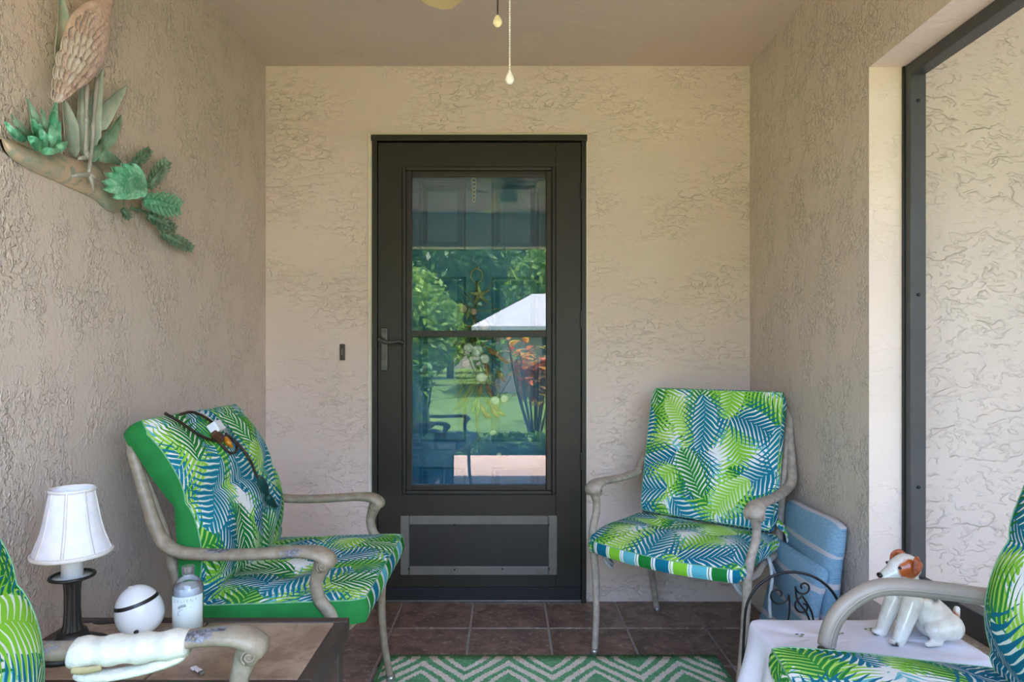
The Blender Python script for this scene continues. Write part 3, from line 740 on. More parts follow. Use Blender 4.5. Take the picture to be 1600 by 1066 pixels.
p, q = onA(336, 679, .012), onA(356, 695, .012); R3 = orient(p, q, NA)
mb = MB(); box(mb, (-.018, -.013, -.010), (.018, .013, .010), .004); mb.v = [tuple(R3 @ Vector(v) + p + (q-p)*.2) for v in mb.v]; mb.build('plug', M['plug_brown'], cord, smooth=False)
mb = MB(); tube(mb, [(*onA(352, 684, .012), .006, .006), (*onA(357, 692, .014), .010, .009), (*onA(363, 699, .012), .004, .004)], 14, 10); mb.build('amber_tag', M['amber'], cord)
mb = MB(); tube(mb, [(*onA(404, 744, .010), .005), (*onA(408, 752, .012), .013), (*onA(412, 762, .012), .014), (*onA(416, 768, .012), .010)], 16, 10)
tube(mb, [(*onA(418, 776, .010), .010), (*onA(424, 785, .010), .012), (*onA(430, 791, .010), .007)], 12, 10); mb.build('plug_end', M['cord_green'], cord)

# ------------------------------------------------------------------ tiled side table and the things on it
TZ = 0.49; TX0, TX1 = -1.012, -0.372; TY0, TY1 = D2Y(1.19), D2Y(1.508)
tt = thing('side_table', 'low side table with tan stone tiles in a dark frame', 'table', ((TX0+TX1)/2, (TY0+TY1)/2, 0))
def lb(name, boxes, mat, par, bev=0.003): return part(name, boxes, mat, par, bev)
b_ = 0.026
for nm, lo, hi in (('frame_rail', (TX0, TY0, TZ-.045), (TX1, TY0+b_, TZ)), ('frame_rail', (TX0, TY1-b_, TZ-.045), (TX1, TY1, TZ)),
                   ('frame_rail', (TX0, TY0+b_, TZ-.045), (TX0+b_, TY1-b_, TZ)), ('frame_rail', (TX1-b_, TY0+b_, TZ-.045), (TX1, TY1-b_, TZ))):
    lb(nm, [(lo, hi)], M['wood_dark'], tt)
xm = (TX0+TX1)/2
lb('tile', [((TX0+b_+.002, TY0+b_+.002, TZ-.014), (xm-.0025, TY1-b_-.002, TZ-.001))], M['table_tile'], tt)
lb('tile', [((xm+.0025, TY0+b_+.002, TZ-.014), (TX1-b_-.002, TY1-b_-.002, TZ-.001))], M['table_tile'], tt)
lb('top_support', [((TX0+b_, TY0+b_, TZ-.022), (TX1-b_, TY1-b_, TZ-.0135))], M['wood_dark'], tt)
for x in (TX0+.012, TX1-.052):
    for y in (TY0+.012, TY1-.052): lb('leg', [((x, y, 0), (x+.04, y+.04, TZ-.045))], M['wood_dark'], tt)

def tabpt(px, py): return at(px, py, (CAMZ-TZ)/(py-560)*F)
# lamp
lp = tabpt(113, 1018); LD_ = lp.y - CAMY
lamp = thing('table_lamp', 'candlestick table lamp with white bell shade on the tiled table', 'lamp', (lp.x, lp.y, TZ))
k = LD_/F; kz = k
zr = lambda py: CAMZ + (560-py)*kz - TZ
k = k*.83      # seen well off axis, so its true radius is smaller than its width suggests
mb = MB(); lathe(mb, [(0, 0), (.070, 0), (.072, .006), (.066, .012), (.052, .016), (.048, .022), (.034, .027), (.030, .034), (.026, .045), (0, .045)], 40); mb.build('base', M['black'], lamp)
mb = MB()
n_ = 28; prof = [(.022, .040), (.0165, .06), (.0150, .09), (.0150, zr(925)), (.0165, zr(912)), (.019, zr(905))]
for r, z in prof: pass
vs, fs = [], []
for r, z in prof:
    for a in range(n_*2): q = 2*PI*a/(n_*2); rr = r*(1 - (.07 if a % 4 < 2 else 0)); vs.append((rr*math.cos(q), rr*math.sin(q), z))
m_ = n_*2
for i in range(len(prof)-1):
    for a in range(m_): fs.append((i*m_+a, i*m_+(a+1) % m_, (i+1)*m_+(a+1) % m_, (i+1)*m_+a))
fs.append(tuple((len(prof)-1)*m_+a for a in range(m_))); mb.add(vs, fs); mb.build('column', M['black'], lamp, smooth=True, angle=30)
mb = MB(); rr = 36*k
tube(mb, [(rr*math.cos(a), rr*math.sin(a), zr(900), .0035) for a in np.linspace(0, 2*PI, 24, endpoint=False)], 48, 8, closed=True); mb.build('drip_ring', M['black'], lamp)
mb = MB(); lathe(mb, [(0, zr(902)), (rr-.002, zr(902)), (rr-.002, zr(900.5)), (0, zr(900.5))], 32); mb.build('drip_dish', M['dish'], lamp)
mb = MB(); lathe(mb, [(0, zr(903)), (18*k, zr(903)), (17.5*k, zr(800)), (0, zr(800))], 28); mb.build('candle_sleeve', M['candle'], lamp)
# bell shade with sewn ribs and trims
SH = [(65, 864), (63, 858), (58, 846), (52, 832), (47, 815), (43, 797), (39.5, 780), (36.5, 765)]
mb = MB(); seg = 64; vs = []; fs = []
for r, py in SH:
    for a in range(seg):
        q = 2*PI*a/seg; rr = r*k*(1 - .012*abs(math.cos(q*4))); vs.append((rr*math.cos(q), rr*math.sin(q), zr(py)))
for i in range(len(SH)-1):
    for a in range(seg): fs.append((i*seg+a, i*seg+(a+1) % seg, (i+1)*seg+(a+1) % seg, (i+1)*seg+a))
mb.add(vs, fs); shd = mb.build('shade', M['fabric_white'], lamp)
sm_ = shd.modifiers.new('thickness', 'SOLIDIFY'); sm_.thickness = .0018
for r, py, w in ((65.3, 863, .0045), (36.8, 765, .0035)):
    mb = MB(); tube(mb, [(r*k*math.cos(a), r*k*math.sin(a), zr(py), .0022, w) for a in np.linspace(0, 2*PI, 32, endpoint=False)], 64, 8, closed=True); mb.build('trim', M['fabric_white2'], shd)
for a in range(8):
    q = 2*PI*a/8 + .35; mb = MB()
    tube(mb, [(r*k*1.004*math.cos(q), r*k*1.004*math.sin(q), zr(py), .003, .0012) for r, py in SH], 24, 6, up=(math.cos(q), math.sin(q), .01)); mb.build('rib_trim', M['fabric_white2'], shd)
# cable of the diffuser behind the lamp
p0 = tabpt(128, 990)
# egg diffuser
ep = tabpt(219, 992); ke = (ep.y-CAMY)/F
egg = thing('aroma_diffuser', 'white egg-shaped diffuser with a black band beside the lamp', 'diffuser', (ep.x, ep.y, TZ), 0)
H = 76*ke; R0 = 34.5*ke; tilt = Euler((math.radians(4), math.radians(-14), 0)).to_matrix()
def eggr(f): return R0*math.sqrt(max(0, 1-abs((f-.40)/(.60 if f > .40 else .44))**2.1))
fz = [i/28 for i in range(29)]
def eggpart(f0, f1, sc=1.0):
    pr = [(eggr(f)*sc, f*H - H*.4) for f in np.linspace(f0, f1, 18)]
    mb = MB(); lathe(mb, [(0.0001, pr[0][1])] + pr + [(0.0001, pr[-1][1])], 36, c=(0, 0, H*.4+.003), M=tilt); return mb
eggpart(.03, .665).build('bowl', M['white_gloss'], egg, angle=50)
eggpart(.655, .725, 1.006).build('band', M['black'], egg, angle=50)
eggpart(.72, .99).build('lid', M['white_gloss'], egg, angle=50)
mb = MB(); ball(mb, tuple(tilt @ Vector((-.002, 0, H*.595)) + Vector((0, 0, H*.4+.002))), (.007, .006, .002)); mb.build('vent', M['fabric_white2'], egg)
mb = MB(); dirv = Vector((.20, -.97, 0)).normalized(); fr_ = .20; rr = eggr(fr_)
ball(mb, tuple(tilt @ (dirv*rr*.98 + Vector((0, 0, fr_*H-H*.4))) + Vector((0, 0, H*.4+.003))), (.006, .003, .006)); mb.build('button', M['black'], egg)
mb = MB(); lathe(mb, [(0, 0), (R0*.45, 0), (R0*.5, .004), (R0*.42, .008), (0, .008)], 24); mb.build('foot', M['black'], egg)
# diffuser lead
mb = MB(); qq = [tabpt(186, 975), tabpt(170, 976), tabpt(158, 977), tabpt(146, 976)]
tube(mb, [(*(v - egg.location + Vector((0, 0, .003))), .0018) for v in qq], 30, 6); mb.build('lead', M['cord'], egg)
# lotion bottle
bp = tabpt(294, 983); kb = (bp.y-CAMY)/F
bo = thing('lotion_bottle', 'clear bottle of pale lotion with a silver cap on the tiled table', 'bottle', (bp.x, bp.y, TZ))
r = 22.2*kb; zb_ = lambda py: (983-py)*kb
pr = [(0, 0), (r*.93, 0), (r, .004), (r, zb_(921)), (r*.97, zb_(915)), (r*.86, zb_(909)), (r*.62, zb_(903)), (r*.42, zb_(900)), (r*.36, zb_(897)), (r*.36, zb_(890))]
mb = MB(); lathe(mb, pr, 36); mb.build('bottle_body', M['clear'], bo)
mb = MB(); lathe(mb, [(0, .003)] + [(a*.94, max(.003, b)) for a, b in pr[1:5]] + [(0, zb_(914))], 36); mb.build('lotion', M['lotion'], bo, angle=40)
mb = MB()
for i, zz in enumerate((.006, zb_(926))):
    for a in range(25): q = -PI/2 + .36 - 1.25 + 2.5*a/24; mb.v.append((r*1.008*math.cos(q), r*1.008*math.sin(q), zz))
for a in range(24): mb.f.append((a, a+1, 25+a+1, 25+a)); mb.mi.append(0)
lbl = mb.build('label', M['paper'], bo)
sol = lbl.modifiers.new('thickness', 'SOLIDIFY'); sol.thickness = .0005; sol.offset = 1
def bottle_text(txt, size, zc):
    cu = bpy.data.curves.new('lettering', 'FONT'); cu.body = txt; cu.size = size; cu.align_x = 'CENTER'; cu.space_character = 1.5
    ob = bpy.data.objects.new('lettering', cu); COL.objects.link(ob); bpy.context.view_layer.update()
    me = bpy.data.meshes.new_from_object(ob.evaluated_get(bpy.context.evaluated_depsgraph_get())); bpy.data.objects.remove(ob)
    for v in me.vertices:
        q = -PI/2 + .26 + v.co.x/r; v.co = Vector((r*1.03*math.cos(q), r*1.03*math.sin(q), zc + v.co.y))
    me.materials.clear(); me.materials.append(M['ink']); o2 = bpy.data.objects.new('lettering', me); COL.objects.link(o2); o2.parent = lbl; return o2
bottle_text('SALIENT', .0095, zb_(934))
def label_mark(pts, wdt, name='label_mark'):
    mb = MB(); tube(mb, [(r*1.028*math.cos(-PI/2+.26+a/r), r*1.028*math.sin(-PI/2+.26+a/r), zz, wdt, .0003) for a, zz in pts], len(pts)*4, 6, up=(0, -1, 0)); mb.build(name, M['ink'], lbl)
label_mark([(-.014, zb_(943)), (-.010, zb_(940)), (-.004, zb_(938.5)), (.002, zb_(938))], .0028)
label_mark([(.012, zb_(942)), (-.006, zb_(944)), (-.014, zb_(949)), (-.012, zb_(953)), (.012, zb_(953))], .0007)
for y_ in (958, 963, 970, 974, 978): label_mark([(-.012, zb_(y_)), (.010, zb_(y_))], .0005)
mb = MB(); lathe(mb, [(0, zb_(896)), (r*.40, zb_(896)), (r*.41, zb_(893)), (r*.38, zb_(892.5)), (r*.38, zb_(891.5)), (r*.42, zb_(891)), (r*.42, zb_(885)), (r*.38, zb_(884)), (0, zb_(884))], 28); mb.build('cap', M['cap'], bo, angle=40)
# small vial
vp = tabpt(309, 1049)
vi = thing('plastic_vial', 'tiny clear plastic vial lying near the table front', 'vial', (vp.x, vp.y, TZ), math.radians(-38))
mb = MB(); box(mb, (-.020, -.006, .0), (-.008, .006, .004), .0015); tube(mb, [(-.008, 0, .002, .004, .0018), (.0, 0, .003, .005, .003), (.012, 0, .003, .005, .003)], 10, 8); mb.build('vial_body', M['fabric_white'], vi, angle=40)
mb = MB(); box(mb, (.011, -.0055, .0), (.022, .0055, .005), .0015); mb.build('vial_label', M['kick_grey'], vi, smooth=False)

# ------------------------------------------------------------------ cloth covered table with the dog
CZ = 0.45; CX0, CX1, CY0, CY1 = 0.600, 1.052, D2Y(1.375), D2Y(1.593)
st = thing('small_table', 'small wooden table hidden under the white tablecloth', 'table', ((CX0+CX1)/2, (CY0+CY1)/2, 0))
lb('top', [((CX0+.006, CY0+.006, CZ-.025), (CX1-.006, CY1-.006, CZ-.003))], M['wood_dark'], st)
for x in (CX0+.02, CX1-.055):
    for y in (CY0+.02, CY1-.055): lb('leg', [((x, y, 0), (x+.035, y+.035, CZ-.025))], M['wood_dark'], st)
tc = thing('tablecloth', 'white cloth draped over the small table under the dog figurine', 'tablecloth', ((CX0+CX1)/2, (CY0+CY1)/2, 0))
hx, hy = (CX1-CX0)/2, (CY1-CY0)/2
mb = MB(); N = 160; levels = []
def peri(a, gx, gy, rad):
    """rounded rectangle point by angle fraction"""
    per = [(gx-rad)*2, PI*rad/2, (gy-rad)*2, PI*rad/2]*2; tot = sum(per); d = a*tot; x = -(gx-rad); i = 0
    c = [(-(gx-rad), -gy, 0, (1, 0)), (gx-rad, -(gy-rad), -PI/2, None), (gx, -(gy-rad), 0, (0, 1)), (gx-rad, gy-rad, 0, None), (gx-rad, gy, 0, (-1, 0)), (-(gx-rad), gy-rad, PI/2, None), (-gx, gy-rad, 0, (0, -1)), (-(gx-rad), -(gy-rad), PI, None)]
    while d > per[i] and i < 7: d -= per[i]; i += 1
    cx, cy, a0, dr = c[i]
    if dr: return cx+dr[0]*d, cy+dr[1]*d
    q = a0 + d/rad; return cx+rad*math.cos(q), cy+rad*math.sin(q)
for li, (ins, z) in enumerate([(-.10, 0), (-.06, 0), (-.02, .0), (-.006, -.0005), (.0, -.003), (.003, -.009), (.006, -.02), (.012, -.05), (.02, -.09), (.03, -.14), (.04, -.20), (.048, -.26), (.055, -.32), (.06, -.37)]):
    row = []
    for a in range(N):
        f_ = a/N; x, y = peri(f_, hx, hy, .02)
        nx, ny = x/hx, y/hy; nl = math.hypot(nx**5, ny**5); nx, ny = (nx**5)/nl, (ny**5)/nl
        fold = 0 if z > -.03 else (.016*math.sin(f_*2*PI*13) + .010*math.sin(f_*2*PI*7+1))*min(1, -z/.2)
        o_ = ins + fold*(1 if ins > 0 else 0)
        zz = CZ + .001 + z
        if ins < 0: zz += .0012*math.sin(x*40+y*25) + .001*math.sin(x*17-y*60); sc_ = 1 + ins/hy; row.append((x*(1+ins/hx*.9), y*(1+ins/hy*.9), zz)); continue
        mxd = (XR - .004) - (CX0+CX1)/2
        row.append((min(x + nx*max(0, o_), mxd), y + ny*max(0, o_)*(1 if ny > 0 else .25), zz))
    levels.append(row)
for row in levels: mb.v += row
mb.v.append((0, 0, CZ+.001)); ci = len(mb.v)-1
for a in range(N): mb.f.append((ci, a, (a+1) % N)); mb.mi.append(0)
for l in range(len(levels)-1):
    for a in range(N): mb.f.append((l*N+a, (l+1)*N+a, (l+1)*N+(a+1) % N, l*N+(a+1) % N)); mb.mi.append(0)
mb.build('cloth', M['cloth'], tc)
for (px, py, rz) in ((1250, 994, .3), (1311, 991, -.2), (1358, 985, .7)):
    pp = at(px, py, (CAMZ-CZ)/(py-560)*F); mb = MB()
    for a in (rz, rz+2.2, rz-2.0):
        lathe(mb, [(0.0002, 0), (.004, .0), (.0045, .001), (.0002, .0014)], 8, c=(pp.x-tc.location.x+.007*math.cos(a), pp.y-tc.location.y+.007*math.sin(a), CZ+.0018), squash=.6)
    mb.build('embroidered_sprig', M['sprig'], tc)

# dog figurine: one remeshed body, painted patches
def dog_mat():
    n = NT('glazed_terrier_paint'); c = n.co()
    nz = n.noise(c, 55.0, 3)
    def blob(p, r0, r1, sc=(1, 1, 1)):
        d = n.node('ShaderNodeVectorMath', {0: n.scalev(n.vmath('SUBTRACT', c, p), sc)}, operation='LENGTH').outputs['Value']
        d = n.math('ADD', d, n.math('MULTIPLY', n.math('SUBTRACT', nz, .5), .018))
        return n.math('SUBTRACT', 1.0, n.step(d, r0, r1))
    col = n.mix(n.step(n.noise(c, 30.0, 4), .35, .7), rgb(210, 204, 194), rgb(228, 224, 216))
    rust = rgb(172, 84, 36); dark = rgb(44, 38, 36)
    col = n.mix(blob((-.014, -.026, .192), .022, .030), col, rust)
    col = n.mix(blob((-.014, .026, .192), .022, .030), col, rust)
    col = n.mix(blob((.030, -.01, .140), .024, .036, (1, .7, 1)), col, rgb(170, 120, 78))
    col = n.mix(blob((.052, -.012, .122), .016, .028, (1, .7, 1)), col, rgb(84, 84, 84))
    col = n.mix(blob((.126, -.004, .042), .020, .036), col, rust)
    col = n.mix(blob((.134, -.004, .040), .010, .018), col, dark)
    for y in (-.030, .032): col = n.mix(blob((-.062, y, .004), .008, .014), col, dark)
    return n.bsdf(col, .22, .5, 0, n.bump(n.noise(c, 120.0, 3), .35, .002), Coat_Weight=.4)
M['dog'] = dog_mat(); M['dog_ear'] = plain('rust_glaze', rgb(168, 82, 44), .25, .25, 90, .5)
dp = at(1424, 1004, (CAMZ-CZ)/(1006-560)*F); dp.y += 0.02
dog = thing('dog_figurine', 'glazed white and rust terrier figurine sitting on the tablecloth', 'figurine', (dp.x, dp.y, CZ+.002), math.radians(8))
dog.scale = (.88, .95, .87)
mb = MB()
def cap(p, q, r0, r1, n=7):
    for i in range(n):
        f_ = i/(n-1); ball(mb, [p[a]*(1-f_)+q[a]*f_ for a in range(3)], r0*(1-f_)+r1*f_, seg=14, rings=10)
cap((.078, 0, .050), (.010, 0, .128), .050, .034, 8)           # trunk
cap((.010, 0, .126), (-.004, 0, .178), .033, .027)             # neck
cap((.0, 0, .192), (-.020, 0, .188), .034, .028, 4)            # skull
cap((-.022, 0, .184), (-.060, 0, .168), .024, .0165, 6)        # muzzle
for s in (-1, 1):
    cap((-.004, s*.026, .110), (-.030, s*.028, .050), .024, .019); cap((-.030, s*.028, .050), (-.046, s*.029, .010), .019, .015); cap((-.046, s*.029, .010), (-.062, s*.030, .009), .013, .010, 3)
    cap((.090, s*.034, .044), (.045, s*.042, .040), .036, .024, 5); cap((.045, s*.044, .030), (.050, s*.046, .012), .018, .012, 4); cap((.050, s*.046, .010), (.018, s*.048, .008), .0105, .008, 4)
cap((.112, 0, .022), (.142, .0, .032), .014, .012, 4); cap((.142, 0, .032), (.150, 0, .072), .012, .008, 6)
body = mb.build('body', M['dog'], dog)
rm = body.modifiers.new('remesh', 'REMESH'); rm.mode = 'VOXEL'; rm.voxel_size = .0032; rm.use_smooth_shade = True
smo = body.modifiers.new('smooth', 'SMOOTH'); smo.factor = .5; smo.iterations = 4
for s in (-1, 1):
    mb = MB(); vs = []
    tube(mb, [(.012, s*.020, .212, .010, .004), (.006, s*.032, .217, .013, .005), (.000, s*.037, .208, .014, .005), (-.004, s*.038, .192, .010, .004), (-.006, s*.037, .182, .003, .002)], 20, 10, up=(0, s, .2)); mb.build('ear', M['dog_ear'], dog)
    mb = MB(); ball(mb, (-.036, s*.0205, .197), .0042); mb.build('eye', M['black'], dog)
    mb = MB()
mb = MB(); ball(mb, (-.076, 0, .173), (.006, .0085, .007)); mb.build('nose', M['black'], dog)

# ------------------------------------------------------------------ folded blue cushion and the wire stand in the corner
def blue_mat():
    n = NT('blue_basketweave_stripe'); uv = n.co('UV'); xyz = n.node('ShaderNodeSeparateXYZ', {0: uv})
    f = n.math('FRACT', n.math('DIVIDE', xyz.outputs[1], .105)); st_ = n.math('MULTIPLY', n.step(f, .42, .45), n.math('SUBTRACT', 1.0, n.step(f, .58, .61)))
    ck = n.node('ShaderNodeTexBrick', {'Vector': uv, 'Scale': 90.0, 'Mortar Size': .03, 'Color1': rgb(118, 152, 174), 'Color2': rgb(140, 172, 190), 'Mortar': rgb(104, 136, 158)})
    col = n.mix(n.math('MULTIPLY', st_, .9), ck.outputs[0], rgb(190, 182, 182))
    return n.bsdf(col, .9, .1, 0, n.bump(ck.outputs['Fac'], .3, .002))
M['blue'] = blue_mat()
bc = thing('folded_cushion', 'light blue striped cushion folded and leaning in the right corner', 'cushion', (1.020, D2Y(2.235), 0), math.radians(-90))
def slab(name, par, w, h, th, lean, x0, y0, z0, mat, wrap=.03):
    """upright puffy slab: width along local x, height along z, leaning back along +y"""
    mb = MB(); nu, nv = 22, 30; F_, B_, U_ = [], [], []
    for i in range(nv):
        v = i/(nv-1)
        for j in range(nu):
            u = j/(nu-1)*2-1; vv = v*2-1
            edge = (max(0, 1-abs(u)**7)*max(0, 1-abs(vv)**9))**.5
            x = u*w/2*(1-.02*abs(vv)**8); z = z0 + v*h - .03*h*abs(u)**6*(v > .8); t_ = th/2*(.25+.75*edge)
            yc = y0 + lean*v + .012*math.sin(v*5+u*2)
            F_.append((x0+x, yc-t_, z)); B_.append((x0+x, yc+t_, z)); U_.append((x, v*h))
    ix_ = lambda i, j: i*nu+j
    fs = [(ix_(i, j), ix_(i, j+1), ix_(i+1, j+1), ix_(i+1, j)) for i in range(nv-1) for j in range(nu-1)]
    b0 = mb.add(F_, fs, U_); b1 = mb.add(B_, [f[::-1] for f in fs], U_)
    rg = [ix_(0, j) for j in range(nu)] + [ix_(i, nu-1) for i in range(1, nv)] + [ix_(nv-1, j) for j in range(nu-2, -1, -1)] + [ix_(i, 0) for i in range(nv-2, 0, -1)]
    for a in range(len(rg)): c, d = rg[a], rg[(a+1) % len(rg)]; mb.f.append((b0+c, b1+c, b1+d, b0+d)); mb.mi.append(0)
    return mb.build(name, mat, par)
slab('folded_half', bc, .40, .575, .070, .030, 0, .015, .002, M['blue'])
slab('folded_half', bc, .38, .43, .060, .055, .01, -.065, .002, M['blue'])

ws = thing('wire_stand', 'black scrolled wire stand between the corner chair and the cloth table', 'stand', (0.862, D2Y(1.93), 0), math.radians(-4))
mb = MB(); R_ = .142; zt = .455
arch = [(-R_-.012, 0, 0), (-R_-.01, 0, .12), (-R_-.004, 0, .26)] + [(R_*math.cos(a)*-1*-1 if False else -R_*math.cos(a), 0, zt-.14+.14*math.sin(a)) for a in np.linspace(.15, PI-.15, 11)] + [(R_+.004, 0, .26), (R_+.01, 0, .12), (R_+.012, 0, 0)]
tube(mb, [(*p, .0042) for p in arch], 90, 8, up=(0, 1, 0)); mb.build('arch', M['wire'], ws)
def spiral(cx, cz, r, a0, turns, tail, name='scroll'):
    mb = MB(); pts = [(cx+(r*(1-.75*i/24))*math.cos(a0+turns*2*PI*i/24), 0, cz+(r*(1-.75*i/24))*math.sin(a0+turns*2*PI*i/24), .003) for i in range(25)]
    pts = [(x, 0, z, .003) for x, z in tail] + pts; tube(mb, pts, len(pts)*5, 6, up=(0, 1, 0)); mb.build(name, M['wire'], ws)
spiral(-.045, .385, .032, 0, -1.1, [(-.02, .08), (-.05, .18), (-.028, .26), (-.012, .33)])
spiral(.030, .410, .024, PI, 1.1, [(.05, .20), (.055, .27), (.040, .33), (.012, .37)])
spiral(.028, .352, .028, PI*.5, 1.0, [(.075, .12), (.065, .20), (.06, .27), (.055, .33)])
for s in (-1, 1):
    mb = MB(); tube(mb, [(s*.146, 0, .20, .003), (s*.12, 0, .275, .003), (s*.07, 0, .29, .003), (s*.03, 0, .26, .003), (s*.012, 0, .16, .003), (s*.01, 0, .0, .003)], 40, 6, up=(0, 1, 0)); mb.build('inner_arch', M['wire'], ws)
mb = MB(); tube(mb, [(-.154, 0, .05, .004), (.154, 0, .05, .004)], 4, 8, up=(0, 1, 0)); mb.build('cross_bar', M['wire'], ws)
for s in (-1, 1):
    mb = MB(); tube(mb, [(s*.153, -.07, .004, .004), (s*.153, 0, .02, .004), (s*.153, .07, .004, .004)], 14, 8); mb.build('foot', M['wire'], ws)

# ------------------------------------------------------------------ rug
def rug_mat():
    n = NT('green_trellis_weave'); c = n.co(); xyz = n.node('ShaderNodeSeparateXYZ', {0: c})
    wv = n.math('MULTIPLY', n.math('SUBTRACT', n.node('ShaderNodeTexNoise', {'Vector': n.scalev(c, (220, 30, 1)), 'Scale': 1.0, 'Detail': 1.0}).outputs[0], .5), .16)
    # staggered ogee lozenges with concentric rings
    def loz(ox, oy):
        fx = n.math('ABSOLUTE', n.math('SUBTRACT', n.math('FRACT', n.math('ADD', n.math('DIVIDE', n.math('SUBTRACT', xyz.outputs[0], ox), .306), 20.5)), .5))
        fy = n.math('ABSOLUTE', n.math('SUBTRACT', n.math('FRACT', n.math('ADD', n.math('DIVIDE', n.math('SUBTRACT', xyz.outputs[1], oy), .40), 20.5)), .5))
        og = n.math('MULTIPLY', n.math('SUBTRACT', 1.0, n.math('COSINE', n.math('MULTIPLY', fy, 2*PI))), .175)
        return n.math('ADD', n.math('MULTIPLY', fx, 2.0), n.math('ADD', n.math('MULTIPLY', fy, 1.3), og))
    dd = n.math('ADD', n.math('MINIMUM', loz(0, .887), loz(.153, .687)), wv)
    line = n.math('MULTIPLY', n.step(dd, .38, .39), n.math('SUBTRACT', 1.0, n.step(dd, .54, .55)))
    l2 = n.math('MULTIPLY', n.step(dd, .70, .71), n.math('SUBTRACT', 1.0, n.step(dd, .90, .91)))
    m = n.math('MAXIMUM', line, l2)
    ed = n.math('GREATER_THAN', n.math('ABSOLUTE', xyz.outputs[0]), .600)
    m = n.math('MULTIPLY', m, n.math('SUBTRACT', 1.0, ed)); m = n.math('MULTIPLY', m, n.math('LESS_THAN', n.math('ABSOLUTE', xyz.outputs[1]), .893))
    tone = n.step(n.noise(c, 90.0, 3), .35, .7)
    g_ = n.mix(tone, rgb(98, 160, 114), rgb(126, 186, 140)); w_ = n.mix(tone, rgb(226, 216, 206), rgb(242, 236, 226))
    rib = n.math('SINE', n.math('MULTIPLY', xyz.outputs[0], 1500.0))
    return n.bsdf(n.mix(m, g_, w_), .95, .05, 0, n.bump(n.math('ADD', n.math('MULTIPLY', rib, .3), n.noise(c, 300.0, 2)), .4, .003))
M['rug'] = rug_mat()
mb = MB(); nx_, ny_ = 24, 36
for i in range(nx_+1):
    for j in range(ny_+1): mb.v.append((-.613+1.226*i/nx_, -.905+1.81*j/ny_, .0036+.0005*math.sin(i*1.3+j*.6)))
for i in range(nx_):
    for j in range(ny_): a = i*(ny_+1)+j; mb.f.append((a, a+ny_+1, a+ny_+2, a+1)); mb.mi.append(0)
rug = mb.build('rug', M['rug']); rug.location = (.156, D2Y(2.366)-.905, .0)
so = rug.modifiers.new('thickness', 'SOLIDIFY'); so.thickness = .0030; so.offset = -1
tag(rug, 'green flat-woven rug with cream trellis pattern on the tiles', 'rug')

# ------------------------------------------------------------------ doorbell
db = thing('doorbell', 'small brown doorbell on the stucco beside the door', 'doorbell', (dx(535.5), 0, dz(563)))
mb = MB(); box(mb, (-.011, -.014, 0), (.011, .001, .073), .003); mb.build('plate', M['wood_dark'], db, smooth=False)
mb = MB(); box(mb, (-.004, -.017, .024), (.004, -.013, .052), .002); mb.build('button', M['kick_grey'], db, smooth=False)

# ------------------------------------------------------------------ ceiling fan
fn = thing('ceiling_fan', 'cream ceiling fan overhead with two hanging pull chains', 'fan', (0.01, D2Y(1.45), ZC))
mb = MB(); lathe(mb, [(0, 0), (.065, 0), (.06, -.03), (.03, -.05), (.014, -.055), (.014, -.10), (.05, -.105), (.11, -.12), (.12, -.16), (.11, -.20), (.06, -.215), (.055, -.27), (.03, -.285), (0, -.285)][::-1], 36); mb.build('motor', M['fan_body'], fn, angle=40)
for i in range(5):
    a = math.radians(112 + 72*i); ca_, sa_ = math.cos(a), math.sin(a)
    mb = MB(); out = [(.17, .045), (.25, .058), (.45, .066), (.58, .066), (.635, .052), (.655, .025)]
    top = [(x, y) for x, y in out] + [(x, -y) for x, y in out[::-1]]
    vs = [(x*ca_-y*sa_, x*sa_+y*ca_, -.190+.10*y) for x, y in top] + [(x*ca_-y*sa_, x*sa_+y*ca_, -.196+.10*y) for x, y in top]
    n_ = len(top); mb.add(vs, [tuple(range(n_)), tuple(range(2*n_-1, n_-1, -1))] + [(b, n_+b, n_+(b+1) % n_, (b+1) % n_) for b in range(n_)])
    bl = mb.build('blade', M['cream_fan'], fn, smooth=False)
    mb = MB(); tube(mb, [(.09*ca_, .09*sa_, -.185, .016, .004), (.15*ca_, .15*sa_, -.202, .014, .003), (.22*ca_, .22*sa_, -.202, .024, .003)], 12, 8); mb.build('blade_bracket', M['fan_body'], bl)
def chain(px, py0, py1, D, mat, name='pull_chain'):
    top = at(px, py0, D); bot = at(px, py1, D); mb = MB(); z = bot.z; zt_ = ZC-.27
    while z < zt_:
        ball(mb, (bot.x-fn.location.x, bot.y-fn.location.y, z-ZC), .0024, seg=6, rings=4); z += .0052
    tube(mb, [(bot.x-fn.location.x, bot.y-fn.location.y, bot.z-ZC, .0007), (bot.x-fn.location.x, bot.y-fn.location.y, zt_-ZC, .0007)], 4, 5)
    return mb.build(name, mat, fn), bot
c1, b1 = chain(777.5, 0, 23, 1.42, M['chain_dark'])
mb = MB(); q_ = 1.42/F; lathe(mb, [(0, 0), (4*q_, 1.5*q_), (7*q_, 6*q_), (7*q_, 10*q_), (4.5*q_, 16*q_), (1.5*q_, 20*q_), (0, 20.5*q_)], 16, c=tuple(Vector((b1.x, b1.y, at(777, 43, 1.42).z)) - fn.location), squash=.5); mb.build('pull_knob', M['pull_cream'], c1)
c2, b2 = chain(796.5, 0, 109, 1.42, M['chain_white'])
mb = MB(); lathe(mb, [(0, 0), (4*q_, .5*q_), (7*q_, 5*q_), (7.2*q_, 9*q_), (5*q_, 15*q_), (2.5*q_, 19*q_), (1.2*q_, 23*q_), (0, 23*q_)], 16, c=tuple(Vector((b2.x, b2.y, at(796, 132, 1.42).z)) - fn.location)); mb.build('pull_knob', M['pull_white'], c2)
